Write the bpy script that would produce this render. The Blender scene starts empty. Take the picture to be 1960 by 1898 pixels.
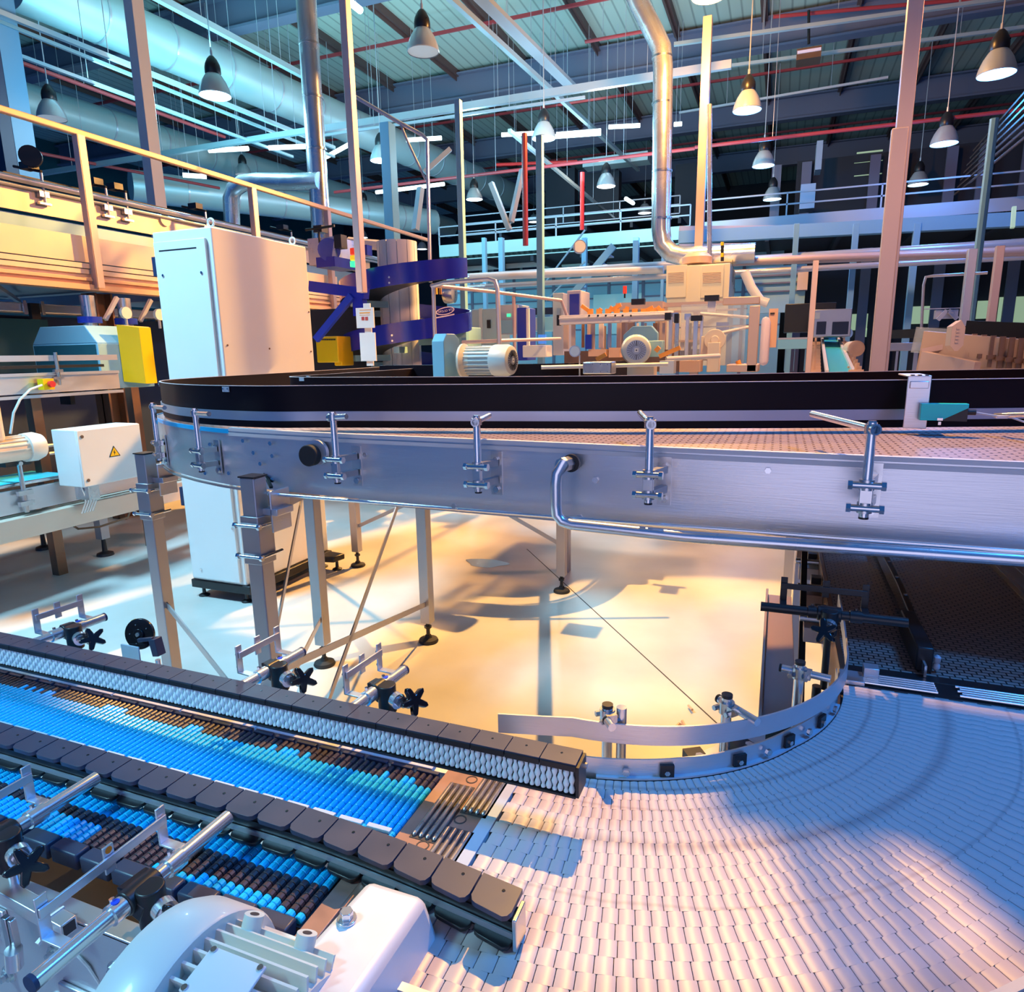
import bpy, math, random
from mathutils import Vector, Matrix
random.seed(7)
PI = math.pi
sc = bpy.context.scene
col = sc.collection
V = Vector

# ------------------------------------------------------------------ camera
# world axes: X runs along the feed lanes, Y runs away along the building, Z up (metres)
CAM = V((0.252, -1.266, 1.55))
YAW, PITCH, ROLL = math.radians(21.5), math.radians(12.0), math.radians(-0.92)
FPX = 1290.0
cam_d = bpy.data.cameras.new('camera')
cam_d.sensor_fit = 'HORIZONTAL'; cam_d.sensor_width = 36.0
cam_d.lens = 36.0 * FPX / 1960.0
cam_d.clip_start = 0.02; cam_d.clip_end = 200
cam = bpy.data.objects.new('camera', cam_d); col.objects.link(cam)
_f = V((-math.sin(YAW)*math.cos(PITCH), math.cos(YAW)*math.cos(PITCH), -math.sin(PITCH)))
_r = V((math.cos(YAW), math.sin(YAW), 0)); _u = _r.cross(_f)
cr, sr = math.cos(ROLL), math.sin(ROLL)
R_ = _r*cr + _u*sr; U_ = -_r*sr + _u*cr
cam.matrix_world = Matrix(((R_.x, U_.x, -_f.x, CAM.x), (R_.y, U_.y, -_f.y, CAM.y), (R_.z, U_.z, -_f.z, CAM.z), (0, 0, 0, 1)))
sc.camera = cam

def ray(x, y):
    return _f + R_*((x-980.0)/FPX) + U_*((949.0-y)/FPX)
def az(x, y, z):
    d = ray(x, y); return CAM + d*((z-CAM.z)/d.z)
def ay(x, y, t):
    d = ray(x, y); return CAM + d*((t-CAM.y)/d.y)
def ax(x, y, s):
    d = ray(x, y); return CAM + d*((s-CAM.x)/d.x)
def ad(x, y, dep):
    return CAM + ray(x, y)*dep

# ------------------------------------------------------------------ materials
def mat(name, color, rough=.5, metal=0., emit=None, es=0., bump=0., bscale=60., var=0., vscale=4., spec=.5, alpha=1., stretch=None, coat=0.):
    m = bpy.data.materials.new(name); m.use_nodes = True
    nt = m.node_tree; b = nt.nodes['Principled BSDF']
    c = (*color, 1)
    b.inputs['Base Color'].default_value = c
    b.inputs['Roughness'].default_value = rough
    b.inputs['Metallic'].default_value = metal
    b.inputs['Specular IOR Level'].default_value = spec
    if coat: b.inputs['Coat Weight'].default_value = coat
    if emit:
        b.inputs['Emission Color'].default_value = (*emit, 1); b.inputs['Emission Strength'].default_value = es
    if alpha < 1: b.inputs['Alpha'].default_value = alpha
    if var or bump:
        tc = nt.nodes.new('ShaderNodeTexCoord'); mp = nt.nodes.new('ShaderNodeMapping')
        nt.links.new(tc.outputs['Object'], mp.inputs[0])
        if stretch: mp.inputs['Scale'].default_value = stretch
    if var:
        n = nt.nodes.new('ShaderNodeTexNoise'); n.inputs['Scale'].default_value = vscale; n.inputs['Detail'].default_value = 3
        nt.links.new(mp.outputs[0], n.inputs[0])
        mx = nt.nodes.new('ShaderNodeMix'); mx.data_type = 'RGBA'
        mx.inputs['A'].default_value = tuple(max(0, k*(1-var)) for k in color)+(1,)
        mx.inputs['B'].default_value = tuple(min(1, k*(1+var)) for k in color)+(1,)
        nt.links.new(n.outputs['Fac'], mx.inputs['Factor']); nt.links.new(mx.outputs['Result'], b.inputs['Base Color'])
        mr = nt.nodes.new('ShaderNodeMapRange'); mr.inputs[3].default_value = max(.02, rough-.12); mr.inputs[4].default_value = min(1, rough+.12)
        nt.links.new(n.outputs['Fac'], mr.inputs[0]); nt.links.new(mr.outputs[0], b.inputs['Roughness'])
    if bump:
        n2 = nt.nodes.new('ShaderNodeTexNoise'); n2.inputs['Scale'].default_value = bscale
        nt.links.new(mp.outputs[0], n2.inputs[0])
        bp = nt.nodes.new('ShaderNodeBump'); bp.inputs['Strength'].default_value = bump; bp.inputs['Distance'].default_value = .002
        nt.links.new(n2.outputs['Fac'], bp.inputs['Height']); nt.links.new(bp.outputs[0], b.inputs['Normal'])
    return m
M = {}
M['steel'] = mat('steel', (.66, .66, .68), .3, 1., var=.12, vscale=9)
M['brushed'] = mat('brushed', (.74, .74, .78), .36, .82, var=.1, vscale=3, bump=.12, bscale=90, stretch=(.15, 1, 4))
M['legsteel'] = mat('legsteel', (.5, .48, .5), .42, .85, var=.12, vscale=5)
M['chrome'] = mat('chrome', (.86, .86, .88), .2, .8)
M['bolt'] = mat('bolt', (.7, .7, .72), .22, 1.)
M['black'] = mat('black', (.014, .014, .017), .38)
M['blackgloss'] = mat('blackgloss', (.012, .012, .016), .16, spec=.6)
M['rubber'] = mat('rubber', (.02, .02, .022), .7)
M['guard'] = mat('guard', (.007, .003, .006), .42, spec=.18)
M['guardedge'] = mat('guardedge', (.8, .74, .76), .4)
M['slotgrey'] = mat('slotgrey', (.45, .5, .6), .35, .6)
M['cap'] = mat('cap', (.035, .045, .085), .42, var=.15, vscale=20)
M['bead'] = mat('bead', (.72, .86, .92), .35)
M['belt'] = mat('belt', (.64, .55, .53), .42, var=.08, vscale=30)
M['beltdark'] = mat('beltdark', (.05, .04, .045), .6)
M['bluer'] = mat('bluer', (.01, .50, .96), .3, spec=.6)
M['darkr'] = mat('darkr', (.05, .035, .045), .34, spec=.6)
M['palecap'] = mat('palecap', (.5, .58, .68), .4)
M['plate'] = mat('plate', (.33, .2, .17), .45, .4, var=.18, vscale=40)
M['rod'] = mat('rod', (.7, .64, .6), .3, .9, var=.25, vscale=50)
M['wear'] = mat('wear', (.82, .78, .78), .5)
M['white'] = mat('white', (.82, .84, .84), .35, coat=.2)
M['motorgrey'] = mat('motorgrey', (.70, .72, .68), .35, coat=.2, var=.03, vscale=14)
M['cover'] = mat('cover', (.76, .79, .82), .4, .2, var=.08, vscale=12)
M['creamfin'] = mat('creamfin', (.74, .76, .68), .4)
M['cream'] = mat('cream', (.85, .74, .58), .45)
M['cabinet'] = mat('cabinet', (.83, .83, .82), .32, coat=.15, var=.02)
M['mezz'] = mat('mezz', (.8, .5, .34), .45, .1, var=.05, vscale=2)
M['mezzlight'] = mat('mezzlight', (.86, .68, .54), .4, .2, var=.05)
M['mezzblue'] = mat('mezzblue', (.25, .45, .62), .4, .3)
M['navy'] = mat('navy', (.012, .03, .09), .5)
M['darkteal'] = mat('darkteal', (.02, .11, .14), .6, var=.1, vscale=2)
M['yellow'] = mat('yellow', (.95, .58, .0), .4)
M['spiral'] = mat('spiral', (.012, .02, .42), .22, spec=.7)
M['bluepaint'] = mat('bluepaint', (.02, .05, .5), .3)
M['red'] = mat('red', (.7, .03, .03), .4)
M['redpipe'] = mat('redpipe', (.42, .05, .06), .4)
M['cyan'] = mat('cyan', (.0, .68, .66), .35)
M['cyanbelt'] = mat('cyanbelt', (.06, .6, .75), .4)
M['orange'] = mat('orange', (.9, .36, .06), .45)
M['orangedot'] = mat('orangedot', (.9, .22, .01), .5)
M['bluedot'] = mat('bluedot', (.01, .07, .7), .5)
M['duct'] = mat('duct', (.55, .72, .76), .42, .35, var=.06, vscale=1)
M['galv'] = mat('galv', (.78, .80, .84), .26, .85, var=.1, vscale=4)
M['pipe'] = mat('pipe', (.66, .68, .76), .3, .6)
M['tray'] = mat('tray', (.5, .62, .68), .4, .5)
M['beam'] = mat('beam', (.16, .17, .26), .55)
M['beamgrey'] = mat('beamgrey', (.36, .42, .5), .5)
M['purlin'] = mat('purlin', (.12, .07, .07), .6)
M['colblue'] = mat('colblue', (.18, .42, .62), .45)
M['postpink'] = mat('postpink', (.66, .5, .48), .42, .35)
M['paleblue'] = mat('paleblue', (.3, .56, .68), .5)
M['walldark'] = mat('walldark', (.02, .025, .04), .7)
M['warmpanel'] = mat('warmpanel', (.66, .5, .42), .42, .4, var=.08)
M['lamp_black'] = mat('lamp_black', (.015, .015, .02), .35)
M['lampshade'] = mat('lampshade', (.62, .66, .7), .3, .5)
M['glow'] = mat('glow', (.8, .9, 1), .4, emit=(.75, .9, 1), es=9)
M['glowblue'] = mat('glowblue', (.6, .8, 1), .4, emit=(.5, .78, 1), es=8)
M['gloworange'] = mat('gloworange', (1, .8, .5), .4, emit=(1, .62, .25), es=14)
M['offlens'] = mat('offlens', (.7, .74, .76), .4, emit=(.8, .9, 1), es=.25)  # unlit lens, brightened by a little emission
M['tube'] = mat('tube', (.8, .95, 1), .4, emit=(.7, .95, 1), es=5)
M['skylight'] = mat('skylight', (.8, .95, 1), .4, emit=(.75, .95, 1), es=4)
M['redglow'] = mat('redglow', (.6, .03, .02), .4, emit=(1, .05, .02), es=.6)
M['amberglow'] = mat('amberglow', (.8, .5, .02), .4, emit=(1, .65, .02), es=.7)
M['greenglow'] = mat('greenglow', (.05, .7, .3), .4, emit=(.05, 1, .4), es=1.2)
M['faintgreen'] = mat('faintgreen', (.3, .4, .25), .5, emit=(.6, .85, .55), es=.4)  # faint green emission put into hall patches, far strips and a slat
M['winlit'] = mat('winlit', (.3, .5, .5), .4, emit=(.3, .75, .9), es=.18)  # emission stands in for light on windows, walkway fascia and frames
M['glass'] = mat('glass', (.6, .75, .9), .12, alpha=.28)
M['paper'] = mat('paper', (.85, .8, .78), .6)
M['screen'] = mat('screen', (.02, .1, .4), .3, emit=(.05, .25, .8), es=.8)
M['lilac'] = mat('lilac', (.8, .7, .85), .5)
M['brownbelt'] = mat('brownbelt', (.30, .2, .2), .5, var=.1, vscale=20)
M['blackbelt'] = mat('blackbelt', (.12, .08, .07), .42, spec=.6)
M['cable'] = mat('cable', (.5, .55, .6), .5)
M['bronze'] = mat('bronze', (.3, .17, .11), .35, .8, var=.15)
M['filth'] = mat('filth', (.3, .16, .05), .6)

# ------------------------------------------------------------------ mesh builder
def basis(d):
    d = d.normalized(); a = V((0, 0, 1)) if abs(d.z) < .9 else V((1, 0, 0))
    x = d.cross(a).normalized(); return x, x.cross(d).normalized()

class MB:
    def __init__(s): s.v = []; s.f = []; s.mi = []; s.cur = 0; s.mats = []; s.pr = []
    def use(s, name):
        if name not in s.mats: s.mats.append(name)
        s.cur = s.mats.index(name); return s
    def face(s, ids): s.f.append(ids); s.mi.append(s.cur)
    def box(s, a, b, rz=0., piv=None, rx=0.):
        s.pr.append((len(s.v), len(s.f)))
        x0, x1 = sorted((a[0], b[0])); y0, y1 = sorted((a[1], b[1])); z0, z1 = sorted((a[2], b[2]))
        P = [V((x, y, z)) for z in (z0, z1) for y in (y0, y1) for x in (x0, x1)]
        if rz or rx:
            c = V(piv) if piv else V(((x0+x1)/2, (y0+y1)/2, (z0+z1)/2))
            m = Matrix.Rotation(rz, 3, 'Z') @ Matrix.Rotation(rx, 3, 'X')
            P = [m @ (p-c)+c for p in P]
        i = len(s.v); s.v += P
        for q in ((0, 2, 3, 1), (4, 5, 7, 6), (0, 1, 5, 4), (2, 6, 7, 3), (0, 4, 6, 2), (1, 3, 7, 5)): s.face([i+k for k in q])
        return s
    def cbox(s, c, d, **k):
        c = V(c); d = V(d)/2; return s.box(c-d, c+d, **k)
    def bar(s, p, q, w, h, up=V((0, 0, 1))):
        s.pr.append((len(s.v), len(s.f)))
        p, q = V(p), V(q); d = (q-p).normalized()
        x = d.cross(up)
        if x.length < 1e-4: x = d.cross(V((1, 0, 0)))
        x.normalize(); y = x.cross(d).normalized()
        i = len(s.v)
        for o in (p, q):
            for a, b in ((-1, -1), (1, -1), (1, 1), (-1, 1)): s.v.append(o + x*(a*w/2) + y*(b*h/2))
        for k in ((0, 1, 2, 3), (7, 6, 5, 4)): s.face([i+n for n in k])
        for k in range(4): s.face([i+k, i+4+k, i+4+(k+1) % 4, i+(k+1) % 4])
        return s
    def tube(s, p, q, r, n=12, r2=None, cap=True):
        s.pr.append((len(s.v), len(s.f)))
        p, q = V(p), V(q); x, y = basis(q-p); r2 = r if r2 is None else r2; i = len(s.v)
        for o, rr in ((p, r), (q, r2)):
            for k in range(n):
                a = 2*PI*k/n; s.v.append(o + (x*math.cos(a)+y*math.sin(a))*rr)
        for k in range(n): s.face([i+k, i+n+k, i+n+(k+1) % n, i+(k+1) % n])
        if cap: s.face([i+k for k in range(n)]); s.face([i+2*n-1-k for k in range(n)])
        return s
    def path(s, pts, r, n=10, close=False):
        s.pr.append((len(s.v), len(s.f)))
        pts = [V(p) for p in pts]; i0 = len(s.v); x = None
        for j, p in enumerate(pts):
            a = pts[j-1] if j > 0 else p; b = pts[j+1] if j < len(pts)-1 else p
            d = (b-a).normalized()
            if x is None: x, y = basis(d)
            else:
                x = (x - d*x.dot(d)).normalized(); y = x.cross(d).normalized()
            for k in range(n):
                t = 2*PI*k/n; s.v.append(p+(x*math.cos(t)+y*math.sin(t))*r)
        for j in range(len(pts)-1):
            for k in range(n):
                a = i0+j*n; s.face([a+k, a+n+k, a+n+(k+1) % n, a+(k+1) % n])
        s.face([i0+k for k in range(n)]); e = len(s.v)-n; s.face([e+n-1-k for k in range(n)])
        return s
    def lathe(s, c, axis, prof, n=20, cap=True):
        s.pr.append((len(s.v), len(s.f)))
        c = V(c); axis = V(axis).normalized(); x, y = basis(axis); i = len(s.v)
        for (r, h) in prof:
            for k in range(n):
                t = 2*PI*k/n; s.v.append(c+axis*h+(x*math.cos(t)+y*math.sin(t))*r)
        for j in range(len(prof)-1):
            for k in range(n):
                a = i+j*n; s.face([a+k, a+n+k, a+n+(k+1) % n, a+(k+1) % n])
        if cap:
            s.face([i+k for k in range(n)]); e = len(s.v)-n; s.face([e+n-1-k for k in range(n)])
        return s
    def prism(s, pts, d):
        s.pr.append((len(s.v), len(s.f)))
        pts = [V(p) for p in pts]; d = V(d); i = len(s.v); n = len(pts)
        s.v += pts + [p+d for p in pts]
        s.face([i+k for k in range(n)][::-1]); s.face([i+n+k for k in range(n)])
        for k in range(n): s.face([i+k, i+(k+1) % n, i+n+(k+1) % n, i+n+k])
        return s
    def wall(s, pts, z0, z1, th):
        s.pr.append((len(s.v), len(s.f)))
        P = [V((p[0], p[1], 0)) for p in pts]; n = len(P); i = len(s.v)
        for j, p in enumerate(P):
            a = P[max(0, j-1)]; b = P[min(n-1, j+1)]; d = (b-a).normalized(); nn = V((-d.y, d.x, 0))*th
            za = z0[j] if isinstance(z0, (list, tuple)) else z0; zb = z1[j] if isinstance(z1, (list, tuple)) else z1
            s.v += [V((p.x, p.y, za)), V((p.x, p.y, zb)), V((p.x+nn.x, p.y+nn.y, zb)), V((p.x+nn.x, p.y+nn.y, za))]
        for j in range(n-1):
            a = i+4*j
            for k in range(4): s.face([a+k, a+(k+1) % 4, a+4+(k+1) % 4, a+4+k])
        s.face([i, i+1, i+2, i+3]); e = len(s.v)-4; s.face([e+3, e+2, e+1, e])
        return s
    def hexb(s, c, axis, r, h):
        return s.tube(V(c), V(c)+V(axis).normalized()*h, r, 6)
    def ball(s, c, r, n=10):
        return s.lathe(c, (0, 0, 1), [(max(.0005, r*math.sin(PI*k/6)), -r*math.cos(PI*k/6)) for k in range(7)], n)
    def pbox(s, x0, y0, x1, y1, t, d):
        a = ay(x0, y1, t); b = ay(x1, y0, t); return s.box((a.x, t, a.z), (b.x, t+d, b.z))
    def xbox(s, x0, y0, x1, y1, sx, d):
        a = ax(x0, y1, sx); b = ax(x1, y0, sx); return s.box((sx, a.y, a.z), (sx-d, b.y, b.z))

ORG = {}
def link(o, parent=None):
    col.objects.link(o)
    if parent is not None: o.parent = parent; ORG[o.name] = ORG[parent.name]
    return o
def build(mb, name, m=None, parent=None, smooth=True, bev=0, ang=35, org=None, sep=0):
    if sep:                                   # every sep primitives become a part of their own
        pr = mb.pr[::sep]+[(len(mb.v), len(mb.f))]; o = None
        for (v0, f0), (v1, f1) in zip(pr, pr[1:]):
            q = MB(); q.v = mb.v[v0:v1]; q.f = [[i-v0 for i in f] for f in mb.f[f0:f1]]; q.mats = list(mb.mats); q.mi = mb.mi[f0:f1]
            used = sorted(set(q.mi))
            if q.mats: q.mi = [used.index(i) for i in q.mi]; q.mats = [q.mats[i] for i in used]
            o = build(q, name, m, parent, smooth, bev, ang, org)
        return o
    me = bpy.data.meshes.new(name)
    o_ = ORG[parent.name] if parent is not None else (V(org) if org is not None else None)
    if o_ is None:
        xs = [v.x for v in mb.v]; ys = [v.y for v in mb.v]; zs = [v.z for v in mb.v]
        o_ = V(((min(xs)+max(xs))/2, (min(ys)+max(ys))/2, min(zs)))
    me.from_pydata([v-o_ for v in mb.v], [], mb.f)
    names = mb.mats if mb.mats else [m]
    if mb.mats and m and m not in names: pass
    for nm in names: me.materials.append(M[nm])
    if len(names) > 1: me.polygons.foreach_set('material_index', mb.mi)
    if smooth:
        me.shade_smooth(); me.set_sharp_from_angle(angle=math.radians(ang))
    me.update()
    o = bpy.data.objects.new(name, me); col.objects.link(o)
    if parent is not None: o.parent = parent
    else: o.location = o_
    ORG[o.name] = o_
    if bev:
        b = o.modifiers.new('edge', 'BEVEL'); b.width = bev; b.segments = 2; b.limit_method = 'ANGLE'; b.angle_limit = math.radians(40)
    return o
def tag(o, label=None, cat=None, group=None, kind=None):
    if label: o['label'] = label
    if cat: o['category'] = cat
    if group: o['group'] = group
    if kind: o['kind'] = kind
    return o
def thing(name, label, cat, loc=(0, 0, 0), group=None):
    o = bpy.data.objects.new(name, None); col.objects.link(o); o.location = V(loc); o.empty_display_size = .05
    ORG[o.name] = V(loc); return tag(o, label, cat, group)
def single(mb, name, m, label, cat, group=None, **k):
    return tag(build(mb, name, m, **k), label, cat, group)
def struct(mb, name, m, **k):
    return tag(build(mb, name, m, **k), kind='structure')
def copy_tree(o, parent=None):
    c = o.copy(); col.objects.link(c)
    if parent is not None: c.parent = parent
    for ch in list(o.children): copy_tree(ch, c)
    return c
def dup(root, loc, rz=None, label=None, group=None):
    r = copy_tree(root); r.location = V(loc)
    if rz is not None: r.rotation_euler = (0, 0, rz)
    if label: r['label'] = label
    if group: r['group'] = group
    ORG[r.name] = V(loc); return r
def arc(cx, cy, r, a0, a1, n):
    return [(cx+r*math.cos(a0+(a1-a0)*k/n), cy+r*math.sin(a0+(a1-a0)*k/n)) for k in range(n+1)]
def smoothpts(P, n=6):
    """Catmull-Rom through plan points"""
    P = [V((p[0], p[1], 0)) for p in P]; out = []
    for i in range(len(P)-1):
        p0 = P[max(0, i-1)]; p1 = P[i]; p2 = P[i+1]; p3 = P[min(len(P)-1, i+2)]
        for k in range(n):
            t = k/n
            q = .5*((2*p1)+(p2-p0)*t+(2*p0-5*p1+4*p2-p3)*t*t+(3*p1-p0-3*p2+p3)*t**3)
            out.append((q.x, q.y))
    out.append((P[-1].x, P[-1].y)); return out
def textmesh(mb, body, loc, size, rot, ext=.0005):
    c = bpy.data.curves.new('lettering', 'FONT'); c.body = body; c.size = size; c.extrude = ext; c.align_x = 'CENTER'; c.align_y = 'CENTER'; c.resolution_u = 3
    o = bpy.data.objects.new('lettering', c); col.objects.link(o); bpy.context.view_layer.update()
    me = bpy.data.meshes.new_from_object(o); mt = Matrix.Translation(V(loc)) @ Matrix.Rotation(rot[2], 4, 'Z') @ Matrix.Rotation(rot[1], 4, 'Y') @ Matrix.Rotation(rot[0], 4, 'X')
    i = len(mb.v); mb.v += [mt @ v.co for v in me.vertices]
    for p in me.polygons: mb.face([i+k for k in p.vertices])
    bpy.data.objects.remove(o); bpy.data.meshes.remove(me); bpy.data.curves.remove(c)
# ================================================================== FOREGROUND: the low conveyors
BZ = .95
# ---- turning belt: centre of the turn is the world origin
DPHI = .0267
def RAD(a): return .036*max(0., 1-max(a, 0)/.9)
def bpos(u, r, z):
    r += RAD(u*DPHI)
    if u < 0: return V((u*.0195, -r, z))
    a = u*DPHI; return V((r*math.sin(a), -r*math.cos(a), z))
cb = thing('curved_belt_conveyor', 'pinkish grey plastic belt conveyor turning a quarter circle in the lower right', 'conveyor', (0, 0, .8))
mb = MB()
CELLS = 18; R0, R1 = .394, .768
for k in range(-3, 59):
    for j in range(CELLS):
        ra = R0+(R1-R0)*j/CELLS; rb = R0+(R1-R0)*(j+1)/CELLS
        off = .17 if j % 2 else 0.
        i = len(mb.v)
        us = [k+off, k+off+.08, k+off+.5, k+off+.90, k+off+.955]
        hs = [-.0008, 0, .0004, 0, -.0008]
        for u, h in zip(us, hs):
            mb.v.append(bpos(u, ra, BZ+h)); mb.v.append(bpos(u, rb, BZ+h))
        for q in range(4): mb.face([i+2*q, i+2*q+1, i+2*q+3, i+2*q+2])
        e0 = len(mb.v)
        for u in (us[0], us[-1]):
            for r in (ra, rb): mb.v.append(bpos(u, r, BZ-.006))
        mb.face([i, e0, e0+1, i+1]); mb.face([i+8, i+9, e0+3, e0+2])
belt = build(mb, 'belt', 'belt', cb, smooth=True, ang=50)
# wear rings with a shape of their own on the belt surface
m = M['belt'] = bpy.data.materials.new('turn_belt'); m.use_nodes = True
nt = m.node_tree; b = nt.nodes['Principled BSDF']; b.inputs['Roughness'].default_value = .4
tc = nt.nodes.new('ShaderNodeTexCoord'); sx = nt.nodes.new('ShaderNodeSeparateXYZ'); cx_ = nt.nodes.new('ShaderNodeCombineXYZ'); ln = nt.nodes.new('ShaderNodeVectorMath'); ln.operation = 'LENGTH'
nt.links.new(tc.outputs['Object'], sx.inputs[0]); nt.links.new(sx.outputs[0], cx_.inputs[0]); nt.links.new(sx.outputs[1], cx_.inputs[1]); nt.links.new(cx_.outputs[0], ln.inputs[0])
cr_ = nt.nodes.new('ShaderNodeValToRGB'); mr = nt.nodes.new('ShaderNodeMapRange'); mr.inputs[1].default_value = .39; mr.inputs[2].default_value = .76
nt.links.new(ln.outputs['Value'], mr.inputs[0])
nz = nt.nodes.new('ShaderNodeTexNoise'); nz.inputs['Scale'].default_value = 14; nz.inputs['Detail'].default_value = 4; nt.links.new(tc.outputs['Object'], nz.inputs[0])
ad_ = nt.nodes.new('ShaderNodeMath'); ad_.operation = 'MULTIPLY_ADD'; ad_.inputs[1].default_value = .02; nt.links.new(nz.outputs['Fac'], ad_.inputs[0]); nt.links.new(mr.outputs[0], ad_.inputs[2])
nt.links.new(ad_.outputs[0], cr_.inputs[0])
el = cr_.color_ramp.elements; A_ = (.66, .57, .55, 1); D_ = (.46, .38, .38, 1); E_ = (.52, .43, .42, 1)
el[0].position = 0; el[0].color = (.45, .38, .38, 1); el[1].position = 1; el[1].color = (.55, .45, .42, 1)
for p, c in ((.03, A_), (.12, A_), (.135, D_), (.15, A_), (.24, A_), (.25, E_), (.26, A_), (.40, A_), (.435, D_), (.47, A_), (.68, A_), (.69, E_), (.70, A_), (.9, A_)):
    e = el.new(p); e.color = c
nt.links.new(cr_.outputs[0], b.inputs['Base Color'])
belt.data.materials.clear(); belt.data.materials.append(m)
# dark bed under the belt
mb = MB(); pin = [bpos(u, R0-.004, .934) for u in range(-3, 60)]; pout = [bpos(u, R1+.004, .934) for u in range(-3, 60)]
n = len(pin); mb.v += pin+pout
for k in range(n-1): mb.face([k, n+k, n+k+1, k+1])
i = len(mb.v); mb.v += [p-V((0, 0, .03)) for p in pin+pout]
for k in range(n-1): mb.face([i+k, i+k+1, i+n+k+1, i+n+k])
build(mb, 'belt_bed', 'beltdark', cb)
def ring(r, a0=-.2, a1=1.58, n=36, pre=None):
    P = []
    if pre is not None: P.append((pre, -r-RAD(0)))
    P += [((r+RAD(a))*math.sin(a), -(r+RAD(a))*math.cos(a)) for a in [max(a0, 0)+(a1-max(a0, 0))*k/n for k in range(n+1)]]
    return P
mb = MB().use('brushed'); mb.wall(ring(.386, pre=-.06), .85, .979, .003); build(mb, 'inner_side_plate', None, cb)
mb = MB(); mb.wall(ring(.393, 0.10, 1.35), .951, .954, .008); build(mb, 'wear_strip', 'palecap', cb)
mb = MB(); mb.wall(ring(.780, pre=-.06), .80, .958, .006); mb.wall(ring(.780, pre=-.06), .953, .960, .009); build(mb, 'outer_side_plate', 'brushed', cb)
mb = MB()
for a in (.34, .62, .88, 1.12):
    c = V(((.389+RAD(a))*math.sin(a), -(.389+RAD(a))*math.cos(a), .963)); d = V((math.sin(a), -math.cos(a), 0)); t_ = V((math.cos(a), math.sin(a), 0))
    mb.use('black'); mb.bar(c-t_*.010, c+t_*.010, .005, .018); mb.use('bolt'); mb.hexb(c+d*.002+V((0, 0, -.002)), d, .004, .003)
build(mb, 'belt_hold_down', None, cb, sep=2)
mb = MB()
for a in (.2, .75, 1.0, 1.25):
    d = V((math.sin(a), -math.cos(a), 0)); mb.hexb(d*(.390+RAD(a))+V((0, 0, .963)), d, .0055, .005)
build(mb, 'bolt', 'bolt', cb, sep=1)
# inner frame plates seen between guide and belt
mb = MB(); P = [((.384+RAD(a))*math.sin(a), -(.384+RAD(a))*math.cos(a)) for a in [.38+.9*k/14 for k in range(15)]]
Q = [(.20*math.sin(a)+.03, -.25*math.cos(a)) for a in (1.35, .9, .62)]
mb.prism([V((x, y, .868)) for x, y in P+Q], (0, 0, .006)); build(mb, 'frame_plate', 'brushed', cb)
mb = MB()
for a in (.55, .83, 1.15):
    d = V((math.sin(a), -math.cos(a), 0)); mb.use('black').bar(d*.30+V((0, 0, .9)), d*.384+V((0, 0, .9)), .03, .05); mb.use('bolt').hexb(d*.33+V((0, 0, .925)), (0, 0, 1), .007, .006)
build(mb, 'frame_bracket', None, cb, sep=2)
mb = MB()
for x, y in ((.02, -.46), (.70, -.45), (.10, -.70), (.33, -.14)):
    mb.box((x-.025, y-.025, .03), (x+.025, y+.025, .93))
    mb.tube((x, y, .0), (x, y, .035), .03, 14)
build(mb, 'frame_leg', 'legsteel', cb, sep=2)

# ---- steel guide strip standing above the inner edge
gs = thing('guide_strip', 'curved flat steel guide strip running above the inner edge of the turn', 'guide rail', (0, 0, .985))
mb = MB(); GR = .397
P = [(-.108, -.424), (-.05, -.410), (0, -GR)] + [(GR*math.sin(a), -GR*math.cos(a)) for a in [1.5*k/34 for k in range(1, 35)]] + [(.398, .02), (.402, .13), (.405, .30)]
mb.wall(P, .993, 1.0235, .003); build(mb, 'strip', 'brushed', gs)
mb = MB()
for (px, py, h, hx, hy) in ((1190, 1352, 1.045, 1190, 1400),):
    pass
def guide_post(name_label, px, py, zt, qx, qy, zr, outx, outy):
    t = az(px, py, zt); th = thing('guide_post', name_label, 'support post', (t.x, t.y, .87), 'posts holding the curved guide strip')
    mb = MB(); mb.tube((t.x, t.y, .87), (t.x, t.y, zt-.004), .0078, 16); build(mb, 'post', 'chrome', th)
    mb = MB(); mb.tube((t.x, t.y, zt-.005), (t.x, t.y, zt), .0082, 16); build(mb, 'end_cap', 'black', th)
    a = az(qx, qy, zr); b = az(outx, outy, zr)
    mb = MB(); mb.tube(a, b, .0062, 14); build(mb, 'cross_rod', 'chrome', th)
    d = (a-b).normalized(); mb = MB(); mb.tube(b-d*.001, b-d*.006+d*.002, .0068, 14); build(mb, 'rod_cap', 'black', th)
    mb = MB(); c = V((t.x, t.y, zr)); mb.tube(c-V((0, 0, .009)), c+V((0, 0, .009)), .0115, 16); mb.bar(c-d*.002, c+d*.018, .016, .014)
    pr = d.cross(V((0, 0, 1)))
    for s_ in (-1, 1):
        q = c+d*.012*s_+V((0, 0, -.004)); mb.hexb(q-pr*.014, pr, .0042, .028)
    build(mb, 'cross_clamp', 'steel', th); return th
guide_post('pair of short posts left of the other guide posts, closest to the bead rail', 1163, 1347, 1.046, 1172, 1392, 1.03, 1163, 1380)
p = az(1190, 1353, 1.043); single(MB().tube((p.x, p.y, .9), p, .0075, 16), 'guide_rod', 'chrome', 'upright steel rod right beside the leftmost guide post', 'rod')
guide_post('middle guide post with black cap, rod reaching right to the strip', 1392, 1328, 1.046, 1450, 1382, 1.025, 1378, 1338)
guide_post('right guide post with a long rod pointing left over the floor', 1532, 1265, 1.05, 1590, 1299, 1.03, 1497, 1278)

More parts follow.
